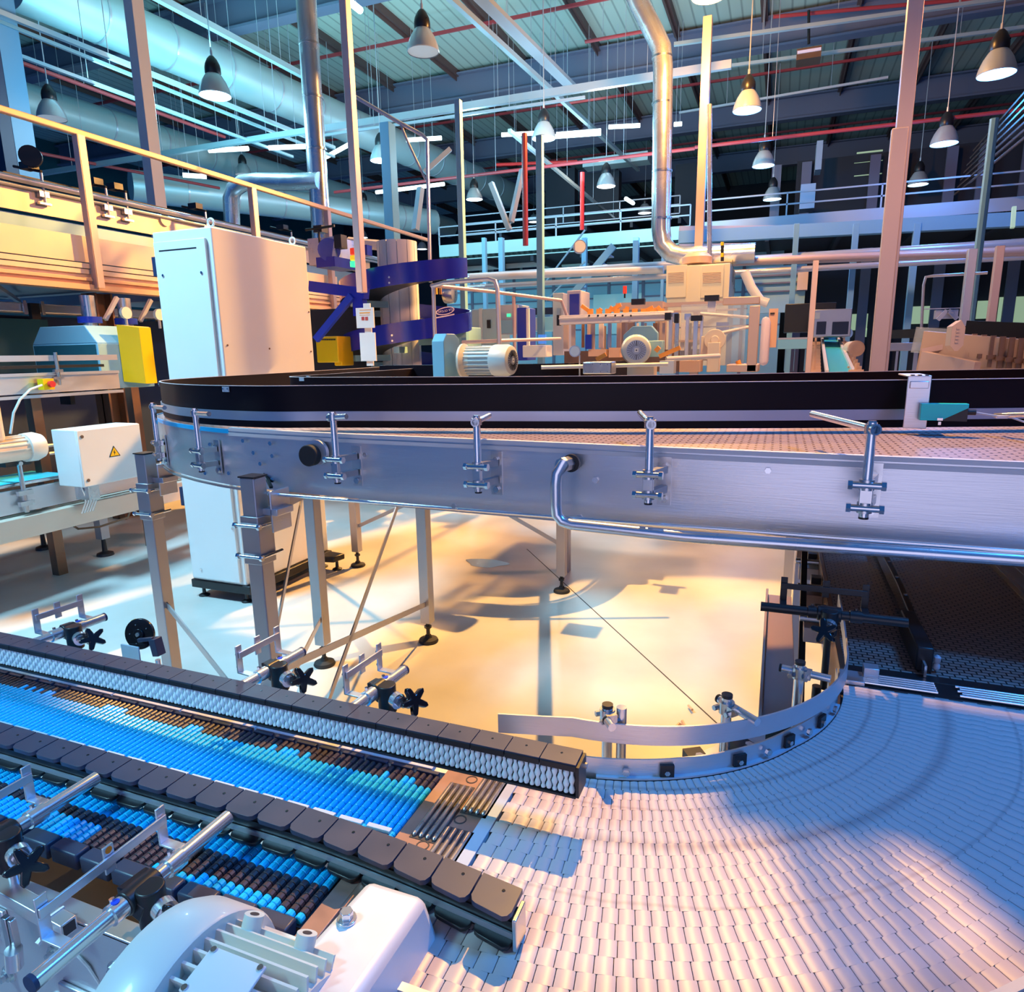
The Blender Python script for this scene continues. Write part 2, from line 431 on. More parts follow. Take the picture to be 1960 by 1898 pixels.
# ---- transfer plate with slim rods
tp = thing('transfer_plate', 'brown steel transfer plate with groups of slim rods between blue rollers and turning belt', 'transfer plate', (-.115, -.6, .94))
mb = MB(); mb.box((-.167, -.745, .940), (-.078, -.455, .9505)); build(mb, 'plate', 'plate', tp, bev=.0006)
mb = MB(); mb.box((-.078, -.80, .941), (-.059, -.455, .9512)); build(mb, 'edge_strip', 'palecap', tp, bev=.0006)
groups = (((870, 1499), (903, 1508), (789, 1597), (827, 1609)), ((937, 1483), (969, 1492), (885, 1553), (924, 1559)),
          ((861, 1584), (899, 1593), (814, 1647), (852, 1667)), ((764, 1627), (807, 1638), (735, 1665), (775, 1680)))
rods = []
proto = None
for g in groups:
    A0, A1, B0, B1 = [az(x, y, .952) for x, y in g]
    y1 = (A0.y+A1.y)/2; y0 = (B0.y+B1.y)/2; x0 = (A0.x+B0.x)/2; x1 = (A1.x+B1.x)/2
    mb = MB(); mb.box((x0-.005, y0-.003, .9508), (x1+.005, y1+.003, .9512)); build(mb, 'rod_slot', 'beltdark', tp)
    for k in range(4):
        x = x0+(x1-x0)*k/3
        mb = MB(); mb.lathe((x, y0, .9525), (0, 1, 0), [(.0015, 0), (.0031, .002), (.0033, (y1-y0)-.003), (.0015, y1-y0)], 10); build(mb, 'slim_rod', 'rod', tp)
mb = MB()
for x, y in ((903, 1492), (881, 1568), (809, 1618)):
    c = az(x, y, .9505); mb.lathe(c, (0, 0, 1), [(.0085, -.002), (.0085, .0006), (.0068, .0006), (.0060, -.004)], 20, cap=True)
build(mb, 'round_recess', 'beltdark', tp, sep=1)

# ---- roller lanes
def lane(th, y0, y1, x_start, x_end, pitch, rr, segs, darkf, nmax=100):
    """rollers lie along Y; x from x_end (near the plate) back to x_start. first nmax as parts, rest one mesh"""
    N = int((x_end-x_start)/pitch)
    def roller(mb, x, dk):
        L = y1-y0; ns = len(segs)-1
        for j in range(ns):
            a = y0+L*segs[j]; b_ = y0+L*segs[j+1]
            kk = 3
            # dark part fills from the far end (or as told) with wavering length
            for q in range(kk):
                c0 = a+(b_-a)*q/kk; c1 = a+(b_-a)*(q+1)/kk; f = ((c0+c1)/2-y0)/L
                mb.use('darkr' if dk(f) else 'bluer')
                mb.lathe((x, c0, BZ-rr), (0, 1, 0), [(rr*.88, .0003), (rr, .0009), (rr, c1-c0-.0009), (rr*.88, c1-c0-.0003)], 10)
    protos = {}
    lvl = []
    for k in range(N):
        lvl.append(darkf(k))
    rest = MB()
    for k in range(N):
        x = x_end-pitch*(k+.5)
        q = round(lvl[k][0]*20)/20, round(lvl[k][1]*20)/20
        dk = (lambda f, q=q: q[0] < f < q[1])
        if k < nmax:
            if q not in protos:
                mb = MB(); mb.use('bluer'); mb.use('darkr'); roller(mb, 0., dk)
                me = build(mb, 'roller', None, None, org=(0, 0, 0)); protos[q] = me.data; o = me
            else:
                o = bpy.data.objects.new('roller', protos[q]); col.objects.link(o)
            o.parent = th; o.location = V((x, 0, 0))-ORG[th.name]
        else:
            rest.use('bluer'); rest.use('darkr'); roller(rest, x, dk)
    if rest.v: tag(build(rest, 'far_rollers', None, th), kind='stuff')
    return N
random.seed(3)
l1 = thing('roller_conveyor', 'wide lane of slim bright blue rollers between bead rail and black divider', 'roller conveyor', (-.75, -.56, .9), 'blue roller lanes')
def d1(k):
    return (.80+.04*math.sin(k*.35)+random.uniform(-.02, .02) , 1.01)
lane(l1, -.634, -.494, -1.46, -.170, .0108, .0043, [0, .12, .42, .70, 1.], d1)
mb = MB(); mb.box((-1.5, -.640, .925), (-.168, -.488, .942)); build(mb, 'lane_bed', 'beltdark', l1)
for k in range(30):
    x = -.172-.0432*(k+1)
    mb = MB().use('cap'); mb.box((x+.004, -.494, .9385), (x+.040, -.487, .9515)); build(mb, 'end_block', None, l1, bev=.001)
    mb = MB().use('palecap'); mb.box((x+.003, -.6235, .9465), (x+.038, -.6160, .9530)); mb.use('cap').box((x+.004, -.632, .940), (x+.037, -.6235, .9500)); mb.use('palecap').box((x+.003, -.648, .9465), (x+.036, -.640, .9525))
    build(mb, 'module_clip', None, l1, bev=.0008, sep=1)
l2 = thing('roller_conveyor', 'narrow lane of blue rollers with a dark middle stripe, beside the big motor', 'roller conveyor', (-.75, -.73, .9), 'blue roller lanes')
def d2(k): return (.02+.10*(1+math.sin(k*.22)) if k < 26 else .40, .64)
lane(l2, -.772, -.694, -1.36, -.196, .0133, .0052, [0, .3, .62, 1.], d2, 88)
mb = MB(); mb.box((-1.4, -.775, .925), (-.19, -.69, .940)); build(mb, 'lane_bed', 'beltdark', l2)
for k in range(22):
    x = -.200-.0532*(k+1)
    mb = MB(); mb.box((x+.003, -.793, .928), (x+.050, -.7725, .9505)); build(mb, 'end_block', 'cap', l2, bev=.0025)
mb = MB(); mb.box((-.19, -.80, .935), (-.165, -.69, .9505)); build(mb, 'end_strip', 'plate', l2, bev=.001)
# structure below the lanes
lf = thing('lane_frame', 'pale steel frame and wear strips carrying the blue roller lanes', 'conveyor frame', (-.7, -.6, .2))
mb = MB()
for k in range(9):
    mb.box((-.19-.165*(k+1)+.004, -.484, .944), (-.19-.165*k, -.470, .9515))
build(mb, 'wear_strip', 'wear', lf, bev=.0006, sep=1)
mb = MB(); mb.box((-1.8, -.470, .90), (-.06, -.425, .938)); build(mb, 'far_side_rail', 'brushed', lf, bev=.001)
mb = MB(); mb.box((-1.8, -.845, .74), (-.05, -.840, .925)); mb.box((-1.8, -.845, .921), (-.05, -.822, .926)); mb.box((-1.8, -.838, .905), (-.05, -.822, .910)); build(mb, 'side_plate', 'brushed', lf, bev=.0012)
mb = MB()
for x, z in ((-.60, .865), (-.60, .80), (-.70, .88), (-.50, .87), (-.46, .80), (-.52, .79), (-.40, .88), (-.39, .80), (-.80, .86), (-.34, .76), (-.68, .78)):
    mb.hexb((x, -.845, z), (0, -1, 0), .0085, .006); mb.tube((x, -.845, z), (x, -.8475, z), .0115, 16); mb.tube((x, -.85, z), (x, -.857, z), .0045, 10)
build(mb, 'bolt', 'bolt', lf, sep=3)
mb = MB(); mb.box((-.66, -.851, .835), (-.58, -.845, .90)); mb.box((-.50, -.851, .775), (-.44, -.845, .83)); build(mb, 'bolt_plate', 'brushed', lf, bev=.002, sep=1)
for x in (-1.5, -.9, -.25):
    for y in (-.80, -.46):
        mb = MB(); mb.box((x-.02, y-.02, .03), (x+.02, y+.02, .90)); mb.tube((x, y, 0), (x, y, .035), .03, 14); build(mb, 'leg', 'legsteel', lf)
mb = MB(); mb.box((-1.8, -.84, .60), (-.1, -.47, .61)); build(mb, 'lower_tray', 'black', lf)  # coloured black for the shade in the gap beside the lanes

# ---- bead rail (far side guide), carried above the belt level
br = thing('bead_rail', 'black capped side guide with rows of pale bead rollers beside the wide blue lane', 'guide rail', (-.6, -.527, 1.0))
X_END = .047; RB = 1.005; RY = -.5395
mb = MB(); mb.box((-1.52, RY, RB), (X_END, RY+.028, RB+.0415)); build(mb, 'rail_body', 'black', br, bev=.001)
for k in range(32):
    x1 = X_END-.048*k; mb = MB().use('cap'); mb.box((x1-.0468, RY-.006, RB+.041), (x1, RY+.029, RB+.045)); mb.use('black').box((x1-.0468, RY-.007, RB+.0355), (x1, RY-.0045, RB+.043))
    mb.use('blackgloss').tube((x1-.024, RY+.014, RB+.045), (x1-.024, RY+.014, RB+.0453), .0017, 8)
    build(mb, 'rail_cap', None, br, bev=.0008)
mb = MB(); mb.use('black').box((X_END, RY-.0055, RB-.001), (X_END+.004, RY+.029, RB+.0415)); mb.use('bolt').hexb((X_END+.004, RY+.02, RB+.03), (1, 0, 0), .0037, .004); mb.use('black').box((-1.52, RY-.006, RB-.0025), (X_END, RY+.002, RB+.0005)); build(mb, 'end_plate', None, br)
S_ = .913
prof = [(.0012, 0), (.0034, .0012), (.0046, .0055), (.0034, .0100), (.0024, .0118), (.0024, .0150), (.0034, .0168), (.0046, .0212), (.0034, .0257), (.0024, .0275), (.0024, .0330), (.0034, .0345), (.0034, .0368), (.0012, .0372)]
pr2 = [(.0012, 0), (.0034, .0006), (.0034, .0030), (.0024, .0044), (.0024, .0080), (.0034, .0098), (.0046, .0140), (.0034, .0184), (.0024, .0202), (.0024, .0235), (.0034, .0252), (.0046, .0298), (.0034, .0342), (.0024, .0360), (.0012, .0372)]
prof = [(r*S_, h*S_) for r, h in prof]; pr2 = [(r*S_, h*S_) for r, h in pr2]
bm = []
for pf in (prof, pr2):
    mb = MB(); mb.lathe((0, 0, 0), (0, 0, 1), pf, 10); o = build(mb, 'bead_roller', 'bead', None, org=(0, 0, 0)); bm.append(o)
rest = MB()
for k in range(230):
    x = X_END-.006-.0076*k
    if x < -1.5: break
    if k < 98:
        if k < 2: o = bm[k]
        else: o = bpy.data.objects.new('bead_roller', bm[k % 2].data); col.objects.link(o)
        o.parent = br; o.location = V((x, RY-.0012, RB+.0015))-ORG[br.name]
    else: rest.lathe((x, RY-.0012, RB+.0015), (0, 0, 1), (prof, pr2)[k % 2], 6)
tag(build(rest, 'far_bead_rollers', 'bead', br), kind='stuff')

# ---- divider with rounded caps
dv = thing('divider_rail', 'black divider rail with rounded dark caps between the two blue roller lanes', 'guide rail', (-.6, -.68, .95))
def dy(x): return -.682-.030*max(0, (x+.30)/.33)**1.6 if x > -.30 else -.682
DP = []
x = .028; 
xs = [.034-.05*k for k in range(34)]
mb = MB(); P = [(x, dy(x)) for x in xs]
mb.wall(P, .950, .988, .008); mb.wall([(a, b-.007) for a, b in P], .962, .976, .003); build(mb, 'rail_body', 'black', dv)
mb = MB(); mb.wall([(a, b-.011) for a, b in P], .958, .9655, .002); build(mb, 'steel_strip', 'slotgrey', dv)
for k in range(33):
    xa, xb = xs[k+1]+.0015, xs[k]-.0005; ya, yb = dy(xa), dy(xb); w = .040 if k < 3 else .036
    # rounded outer corners
    def capshape(z, g, zz):
        a, b_ = xa+g, xb-g
        return [V((a, ya+.014, z)), V((b_, yb+.014, z)), V((b_, yb-.018, z)), V((b_-.003, yb-.0235, zz)), V((b_-.008, yb-.026, zz)), V((a+.008, ya-.026, zz)), V((a+.003, ya-.0235, zz)), V((a, ya-.018, z))][::-1]
    mb = MB().use('cap'); mb.prism(capshape(.992, 0, .991), (0, 0, .006)); mb.use('blackgloss').tube((xa+.03, ya-.002, .998), (xa+.03, ya-.002, .9984), .002, 8)
    build(mb, 'rail_cap', None, dv, bev=.0012)
    mb = MB(); mb.prism([p-V((0, -.001, .038)) for p in capshape(.992, .001, .991)], (0, 0, .005)); build(mb, 'lower_cap', 'black', dv, bev=.001)
mb = MB(); yv = dy(.034); mb.box((.034, yv-.02, .952), (.039, yv+.008, .990)); mb.use('bolt'); build(mb, 'end_plate', 'chrome', dv, bev=.001)
# ================================================================== guide clamps (rod, star knob, flat bar)
def make_clamp(label, L=.235):
    th = thing('guide_clamp', label, 'clamp', (0, 0, 0), 'rod clamps along the lanes')
    f = L/.235; sg = 1 if L > 0 else -1
    mb = MB(); mb.tube((0, .004*sg, 0), (0, -L, 0), .0086, 20); build(mb, 'rod', 'chrome', th)
    mb = MB(); mb.tube((0, -L, 0), (0, -L-.004*sg, 0), .0088, 20); build(mb, 'rod_cap', 'navy', th)
    for y0, y1 in ((-.068*f, -.068*f-.02*sg), (-.1425*f, -.1425*f-.015*sg)):
        mb = MB().use('chrome'); mb.tube((0, y0, 0), (0, y1, 0), .0112, 20); mb.use('bolt').hexb((-.004, (y0+y1)/2, .010), (-.2, 0, 1), .003, .004)
        if abs(y0) > .12*abs(f): mb.use('bluedot').tube((0, (y0+y1)/2, .0110), (0, (y0+y1)/2, .0118), .0042, 12)
        build(mb, 'collar', None, th)
    yc = -.122*f
    mb = MB(); mb.tube((0, yc+.020*f, 0), (0, yc-.020*f, 0), .0135, 20); mb.bar((0, yc, -.004), (.018, yc, -.012), .030*abs(f), .022); mb.tube((.016, yc, -.034), (.016, yc, .012), .0145, 18); mb.bar((-.016, yc+.004, .006), (.004, yc+.002, .008), .034*abs(f), .008)
    build(mb, 'clamp_block', 'black', th, bev=.0015)
    mb = MB(); mb.tube((.030, yc, -.010), (.040, yc-.003, -.011), .0125, 20); mb.tube((.040, yc-.003, -.011), (.043, yc-.004, -.011), .008, 6); build(mb, 'washer', 'chrome', th)
    mb = MB(); c = V((.058, yc-.008*sg, -.012)); d = V((.8, -.35, .45)).normalized(); x, y = basis(d)
    mb.tube(c-d*.016, c, .010, 16)
    pts = []
    for k in range(30):
        a = 2*PI*k/30; r = .0165+.0075*math.cos(5*a); pts.append(c+(x*math.cos(a)+y*math.sin(a))*r)
    mb.prism(pts, d*.011); build(mb, 'star_knob', 'blackgloss', th, bev=.0015)
    mb = MB(); mb.tube((.016, yc, -.03), (.016, yc, -.14), .0062, 16); build(mb, 'support_post', 'chrome', th)
    mb = MB(); mb.box((-.030, -.205*f, .030), (-.027, -.058*f, .041)); build(mb, 'flat_bar', 'brushed', th, bev=.0006)
    for y, dot in ((-.200*f, 0), (-.128*f, 1), (-.062*f, 0)):
        mb = MB().use('brushed'); mb.box((-.033, y-.006, .005 if dot == 0 else .020), (-.0305, y+.006, .052))
        if dot == 0: mb.bar((-.032, y, .006), (-.004, y, .006), .012, .0025)
        mb.use('bolt'); mb.hexb((-.033, y, .036), (-1, 0, 0), .0036, .004); mb.hexb((-.033, y, .014 if dot == 0 else .026), (-1, 0, 0), .0034, .004)
        if dot and f > .9: mb.use('orangedot').tube((-.0305, y, .047), (-.0300, y, .047), .004, 12)
        build(mb, 'bar_bracket', None, th, bev=.0006)
    return th
def put(o, p): o.location = V(p); ORG[o.name] = V(p)
c0 = make_clamp('chrome rod clamp with orange dot and black star knob, next to the big motor'); put(c0, (-.352, -.716, .992))
dup(c0, (-.582, -.716, .992), None, 'chrome rod clamp with orange dot, cut by the left edge of the photo')
c1 = make_clamp('rod clamp with flat bar behind the bead rail, left of the black disc', -.145)
ZC = 1.035
def backclamp(o, px, py, q=None): p = az(px, py, ZC); put(o, (p.x, -.512, ZC)); o.rotation_euler = (0, 0, math.radians(-4))
backclamp(c1, 105, 1214)
backclamp(dup(c1, (0, 0, 0), PI, 'rod clamp behind the bead rail, in front of the near conveyor leg'), 482, 1300)
backclamp(dup(c1, (0, 0, 0), PI, 'rod clamp behind the bead rail, in front of the braced legs over the orange floor'), 690, 1342)
# rod clamp at the dark belt's mouth; black metal stands in for its silhouette
cR = dup(c0, (.485, .02, 1.075), -PI/2, 'dark rod clamp on a tall post in front of the dark straight belt')
for ch in cR.children:
    if ch.name.startswith(('rod', 'support_post', 'flat_bar', 'bar_bracket', 'collar')):
        ch.data = ch.data.copy()
        for i_ in range(len(ch.data.materials)): ch.data.materials[i_] = M['black']
tp_ = single(MB().tube((.350, -.02, .80), (.350, -.02, .95), .008, 14).tube((.350, -.02, .80), (.350, -.02, .81), .02, 14), 'post_foot', 'black', 'black post foot holding the dark rod clamp beside the turn', 'post')

# black reel on a bracket behind the bead rail
rl = thing('sensor_reflector', 'round black disc with yellow sticker on a bracket behind the bead rail', 'reflector', (-.93, -.40, .95))
c = az(270, 1212, 1.03); n_ = V((.25, -.93, .18)).normalized()
mb = MB(); mb.tube(c, c+n_*.006, .030, 40); mb.tube(c+n_*.006, c+n_*.010, .0105, 24); build(mb, 'disc', 'blackgloss', rl, bev=.0008)
x_, y_ = basis(n_)
mb = MB().use('chrome'); mb.tube(c+n_*.010, c+n_*.012, .004, 14)
for a in (0, 1.2, 2.5, 3.8, 5): mb.tube(c+n_*.0062+(x_*math.cos(a)+y_*math.sin(a))*.019, c+n_*.007+(x_*math.cos(a)+y_*math.sin(a))*.019, .0012, 8)
build(mb, 'screw', None, rl, sep=1)
q = az(260, 1184, 1.048); mb = MB(); mb.bar(c+n_*.0065+(q-c)*.9-V((.007, 0, .003)), c+n_*.0065+(q-c)*.9+V((.006, 0, .003)), .001, .006, up=V((0, 0, 1))); build(mb, 'sticker', 'yellow', rl)
mb = MB(); k0 = az(285, 1222, 1.025); mb.bar(c+n_*.014+V((.004, 0, -.01)), k0+V((.016, -.004, .004)), .007, .007); mb.bar(k0+V((.016, 0, .004)), k0+V((.022, 0, -.03)), .018, .016); build(mb, 'crank', 'cap', rl, bev=.001)
mb = MB(); k1 = az(302, 1262, .995); mb.tube(k1, (k1.x, k1.y, .90), .005, 14); build(mb, 'support_post', 'chrome', rl)
a_ = az(230, 1232, 1.012); b_ = az(270, 1238, 1.010); mb = MB(); mb.box((a_.x, a_.y, .975), (b_.x, a_.y+.003, 1.012)); mb.box((a_.x+.006, a_.y, .95), (b_.x+.001, a_.y+.002, .978)); build(mb, 'bracket', 'palecap', rl, bev=.001)

# ================================================================== foreground motor
fm = thing('gear_motor', 'large pale finned motor with a bolted wedge cover in the lower left foreground', 'motor', (-.22, -.865, .75))
ac = V((0, -.895, .930)); RM = .096
def cyl(x0, x1, r, mbx, n=48): mbx.tube((x0, ac.y, ac.z), (x1, ac.y, ac.z), r, n); return mbx
mb = MB(); cyl(-.236, -.095, RM*.84, mb, 40); build(mb, 'motor_body', 'motorgrey', fm)
mb = MB()
for k in range(44):
    a = 2*PI*k/44
    if .55 < a < .95: continue
    o = V((0, math.cos(a), math.sin(a))); p0 = V((-.230, ac.y, ac.z))+o*(RM*.9); p1 = V((-.097, ac.y, ac.z))+o*(RM*.9)
    mb.bar(p0, p1, .0026, RM*.17, up=o)
build(mb, 'cooling_fin', 'creamfin', fm, sep=1)
mb = MB(); mb.lathe((-.212, ac.y, ac.z), (-1, 0, 0), [(RM*1.06, 0), (RM*1.08, .003), (RM*1.08, .045), (RM*1.03, .058), (RM*.86, .064), (.02, .065)], 56); build(mb, 'fan_cover', 'motorgrey', fm)
mb = MB().use('creamfin')
for x in (-.190, -.128):
    o = V((0, math.cos(1.05), math.sin(1.05))); p = V((x, ac.y, ac.z))+o*RM*.85
    mb.tube(p, p+o*.024, .0095, 20); mb.use('beltdark').tube(p+o*.024, p+o*.0243, .0045, 14); mb.use('creamfin')
    o = V((0, math.cos(2.4), math.sin(2.4))); p = V((x, ac.y, ac.z))+o*RM*.85
    mb.tube(p, p+o*.024, .0095, 20); mb.use('beltdark').tube(p+o*.024, p+o*.0243, .0045, 14); mb.use('creamfin')
build(mb, 'mounting_boss', None, fm, sep=2)
o = V((0, math.cos(1.75), math.sin(1.75))); t_ = V((0, -math.sin(1.75), math.cos(1.75))); p = V((-.160, ac.y, ac.z))+o*(RM+.005)
mb = MB(); mb.bar(p-V((.030, 0, 0)), p+V((.030, 0, 0)), .040, .003, up=o); build(mb, 'name_plate', 'white', fm, bev=.0008)
mb = MB()
for dx in (-.026, .026):
    for dt in (-.017, .017): mb.tube(p+V((dx, 0, 0))+t_*dt, p+V((dx, 0, 0))+t_*dt+o*.003, .0028, 10)
build(mb, 'rivet', 'bolt', fm, sep=1)
# wedge cover
def hull(mb, bot, top):
    i = len(mb.v); n = len(bot); mb.v += [V(p) for p in bot]+[V(p) for p in top]
    mb.face([i+k for k in range(n)][::-1]); mb.face([i+n+k for k in range(n)])
    for k in range(n): mb.face([i+k, i+(k+1) % n, i+n+(k+1) % n, i+n+k])
T0, T1, T2, T3 = az(722, 1672, 1.0), az(808, 1694, 1.0), az(700, 1898, 1.0), az(560, 1880, 1.0)
xl, xr = -.128, -.058; yf, yn = -.742, -.99
mb = MB(); hull(mb, [(xl-.035, yn, .74), (xr+.055, yn, .74), (xr+.055, yf+.030, .74), (xl-.012, yf+.02, .74)], [(xl-.022, yn, 1.0), (xr-.004, yn, 1.0), (xr, yf, .998), (xl, yf, .998)])
build(mb, 'gear_cover', 'cover', fm, bev=.009)
mb = MB(); b_ = az(664, 1758, 1.0); mb.tube((b_.x, b_.y, .998), (b_.x, b_.y, 1.0015), .010, 20); mb.hexb((b_.x, b_.y, 1.0015), (0, 0, 1), .0068, .008); build(mb, 'cover_bolt', 'chrome', fm, bev=.0008)
mb = MB(); mb.box((-.26, -.95, .79), (-.12, -.85, .83)); mb.box((-.22, -.92, .62), (-.16, -.86, .80)); build(mb, 'motor_base', 'motorgrey', fm)

# square tube with cable tie, rod clamps and cable at the lower left
st = thing('square_tube', 'square steel tube with a white cable tie in the lower left corner', 'tube', (-.6, -.93, .88))
a_ = az(-60, 1668, .93); b_ = az(133, 1775, .93)
mb = MB(); mb.bar(a_, b_, .018, .018); build(mb, 'tube', 'brushed', st, bev=.0012)
d_ = (b_-a_).normalized(); mb = MB(); mb.bar(b_-d_*.001, b_+d_*.0006, .013, .013); build(mb, 'tube_opening', 'beltdark', st)
mb = MB(); e = b_-d_*.026; mb.bar(e, e+d_*.003, .0205, .0205); mb.bar(e+V((0, -.012, -.008)), e+V((0, -.022, -.012)), .005, .004); build(mb, 'cable_tie', 'wear', st)
vc = thing('rod_holder', 'short upright clamp with hinged jaws hanging under the square tube', 'clamp', (-.6, -.93, .8))
p = az(22, 1790, .90); mb = MB(); mb.box((p.x-.008, p.y-.004, .88), (p.x+.001, p.y+.003, .925)); mb.box((p.x+.004, p.y-.004, .885), (p.x+.010, p.y+.003, .925)); build(mb, 'jaw', 'steel', vc, bev=.0008, sep=1)
mb = MB(); mb.tube((p.x+.006, p.y-.006, .865), (p.x+.010, p.y-.006, .89), .009, 18); build(mb, 'socket', 'chrome', vc)
mb = MB(); P = [az(148, 1826, .88), az(170, 1850, .87), az(190, 1880, .85), az(215, 1930, .82), az(230, 1990, .8)]; single(mb.path([V(q) for q in P], .0022, 8), 'cable', 'cable', 'thin grey cable hanging down beside the front side plate', 'cable')
pc = thing('pipe_clamp', 'pale pipe clamp below the upright rod, left of the fan cover', 'clamp', (-.39, -.88, .82))
p = az(258, 1845, .84); mb = MB(); mb.tube((p.x, p.y, .82), (p.x, p.y, .855), .012, 20); mb.cbox((p.x-.012, p.y, .838), (.02, .016, .014)); build(mb, 'clamp_ring', 'steel', pc, bev=.001)
mb = MB(); mb.hexb((p.x-.022, p.y, .838), (-1, 0, 0), .006, .005); build(mb, 'bolt', 'bolt', pc)
# ================================================================== ELEVATED CONVEYOR with dark guards
ZT, ZB, ZG = 1.335, 1.159, 1.465
ec = thing('elevated_conveyor', 'large stainless side conveyor with tall black guards crossing the middle of the picture', 'conveyor', (-.9, .8, 0))
outer = smoothpts([(1.7, .165), (.681, .213), (.068, .240), (-.349, .266), (-.87, .290), (-1.264, .332), (-1.477, .388), (-1.60, .434), (-1.727, .490), (-1.87, .578), (-2.01, .690), (-2.11, .85), (-2.17, 1.05), (-2.22, 1.4), (-2.30, 2.0), (-2.5, 3.2)], 6)
guard = smoothpts([(1.7, 1.22), (.847, .877), (0, .625), (-.50, .515), (-.965, .425), (-1.179, .372), (-1.417, .396), (-1.60, .455), (-1.73, .520), (-1.86, .605), (-1.985, .715), (-2.075, .86), (-2.13, 1.06), (-2.18, 1.4), (-2.26, 2.0), (-2.46, 3.2)], 6)
inner = smoothpts([(1.7, 2.0), (.685, 1.541), (.30, 1.36), (-.076, 1.19), (-.40, 1.12), (-.664, 1.081), (-1.0, 1.065), (-1.35, 1.06), (-1.55, 1.065), (-1.67, 1.10), (-1.73, 1.17), (-1.74, 1.28), (-1.75, 1.5), (-1.78, 1.8), (-1.82, 2.2), (-1.97, 3.2)], 6)
def outoff(P, d):
    out = []
    for j, p in enumerate(P):
        a = V(P[max(0, j-1)]); b = V(P[min(len(P)-1, j+1)]); t = (b-a).normalized(); out.append((p[0]-t.y*d, p[1]+t.x*d))
    return out
def rev(P): return P[::-1]
mb = MB(); mb.wall(outer, ZB, ZT-.004, -.003); build(mb, 'side_panel', 'brushed', ec)
i_s = 31
mb = MB(); mb.wall(outoff(outer[:i_s+1], .002), ZT-.006, ZT+.004, -.016); mb.wall(outoff(outer[:i_s+1], .003), ZT-.020, ZT-.010, -.001); build(mb, 'panel_lip', 'wear', ec)
mb = MB(); mb.wall(outoff(outer[i_s:], .002), ZT-.014, ZT-.001, -.004); build(mb, 'blue_lip', 'bluer', ec)
mb = MB(); mb.wall(outoff(outer, -.002), ZB-.001, ZB+.003, -.022); mb.wall(outoff(outer, .004), ZB-.012, ZB-.005, -.008); build(mb, 'bottom_flange', 'steel', ec)
# running surface
def strip(A, B, z, n, mb):
    i = len(mb.v)
    for a, b in zip(A, B): mb.v += [V((a[0], a[1], z)), V((b[0], b[1], z))]
    for k in range(len(A)-1): mb.face([i+2*k, i+2*k+1, i+2*k+3, i+2*k+2])
m = bpy.data.materials.new('deck_belt'); m.use_nodes = True; nt = m.node_tree; b = nt.nodes['Principled BSDF']; b.inputs['Roughness'].default_value = .38
tc = nt.nodes.new('ShaderNodeTexCoord'); br_ = nt.nodes.new('ShaderNodeTexBrick'); br_.inputs['Scale'].default_value = 17; br_.inputs['Mortar Size'].default_value = .045; br_.inputs['Brick Width'].default_value = .6; br_.inputs['Row Height'].default_value = .28
br_.inputs['Color1'].default_value = (.50, .38, .38, 1); br_.inputs['Color2'].default_value = (.44, .34, .35, 1); br_.inputs['Mortar'].default_value = (.12, .07, .08, 1)
nt.links.new(tc.outputs['Object'], br_.inputs[0]); nt.links.new(br_.outputs[0], b.inputs['Base Color'])
bp = nt.nodes.new('ShaderNodeBump'); bp.invert = True; bp.inputs['Strength'].default_value = .6; bp.inputs['Distance'].default_value = .003; nt.links.new(br_.outputs['Fac'], bp.inputs['Height']); nt.links.new(bp.outputs[0], b.inputs['Normal'])
M['deck'] = m
mb = MB(); strip(outoff(outer, -.004), inner, ZT-.004, 0, mb); build(mb, 'belt', 'deck', ec, smooth=False)
mb = MB(); strip(outoff(outer, -.004), inner, ZT-.045, 0, mb); build(mb, 'belt_return', 'beltdark', ec, smooth=False)
mb = MB(); mb.wall(inner, ZB, ZT-.004, .003); build(mb, 'inner_side_panel', 'brushed', ec)
for P, nm, lab in ((guard, 'outer_guard', 'tall black guard plate'), (inner, 'inner_guard', 'inner black guard plate')):
    z0 = [ZT+.004]*len(P)
    g = build(MB().wall(outoff(P, .0), z0, ZG-.0015, .004), nm, 'guard', ec)
    mb = MB().wall(outoff(P, .0008), ZG-.0018, ZG, .0052); build(mb, 'edge_trim', 'guardedge', g)
    sp = outoff(P, .006 if nm == 'outer_guard' else -.004)
    mb = MB().wall(sp, 1.360, 1.388, .003); build(mb, 'slot_profile', 'slotgrey', g)
    for j in ((34, 58) if nm == 'outer_guard' else (50, 66)):
        if nm == 'outer_guard':
            a, b_ = V((*P[j], 0)), V((*P[j+1], 0)); t = (b_-a).normalized(); n_ = V((-t.y, t.x, 0)); c = a+n_*.006
            mb = MB().use('palecap'); mb.bar(c+V((0, 0, ZG-.012))-t*.016, c+V((0, 0, ZG-.012))+t*.016, .002, .016); mb.use('bolt')
            for q in (-.011, .011): mb.tube(c+t*q+V((0, 0, ZG-.010)), c+t*q+n_*.003+V((0, 0, ZG-.010)), .003, 8)
            build(mb, 'splice_plate', None, g)
        else:
            a = V((*P[j], ZG-.010)); mb = MB(); mb.cbox(a, (.03, .012, .014)); build(mb, 'splice_plate', 'palecap', g)
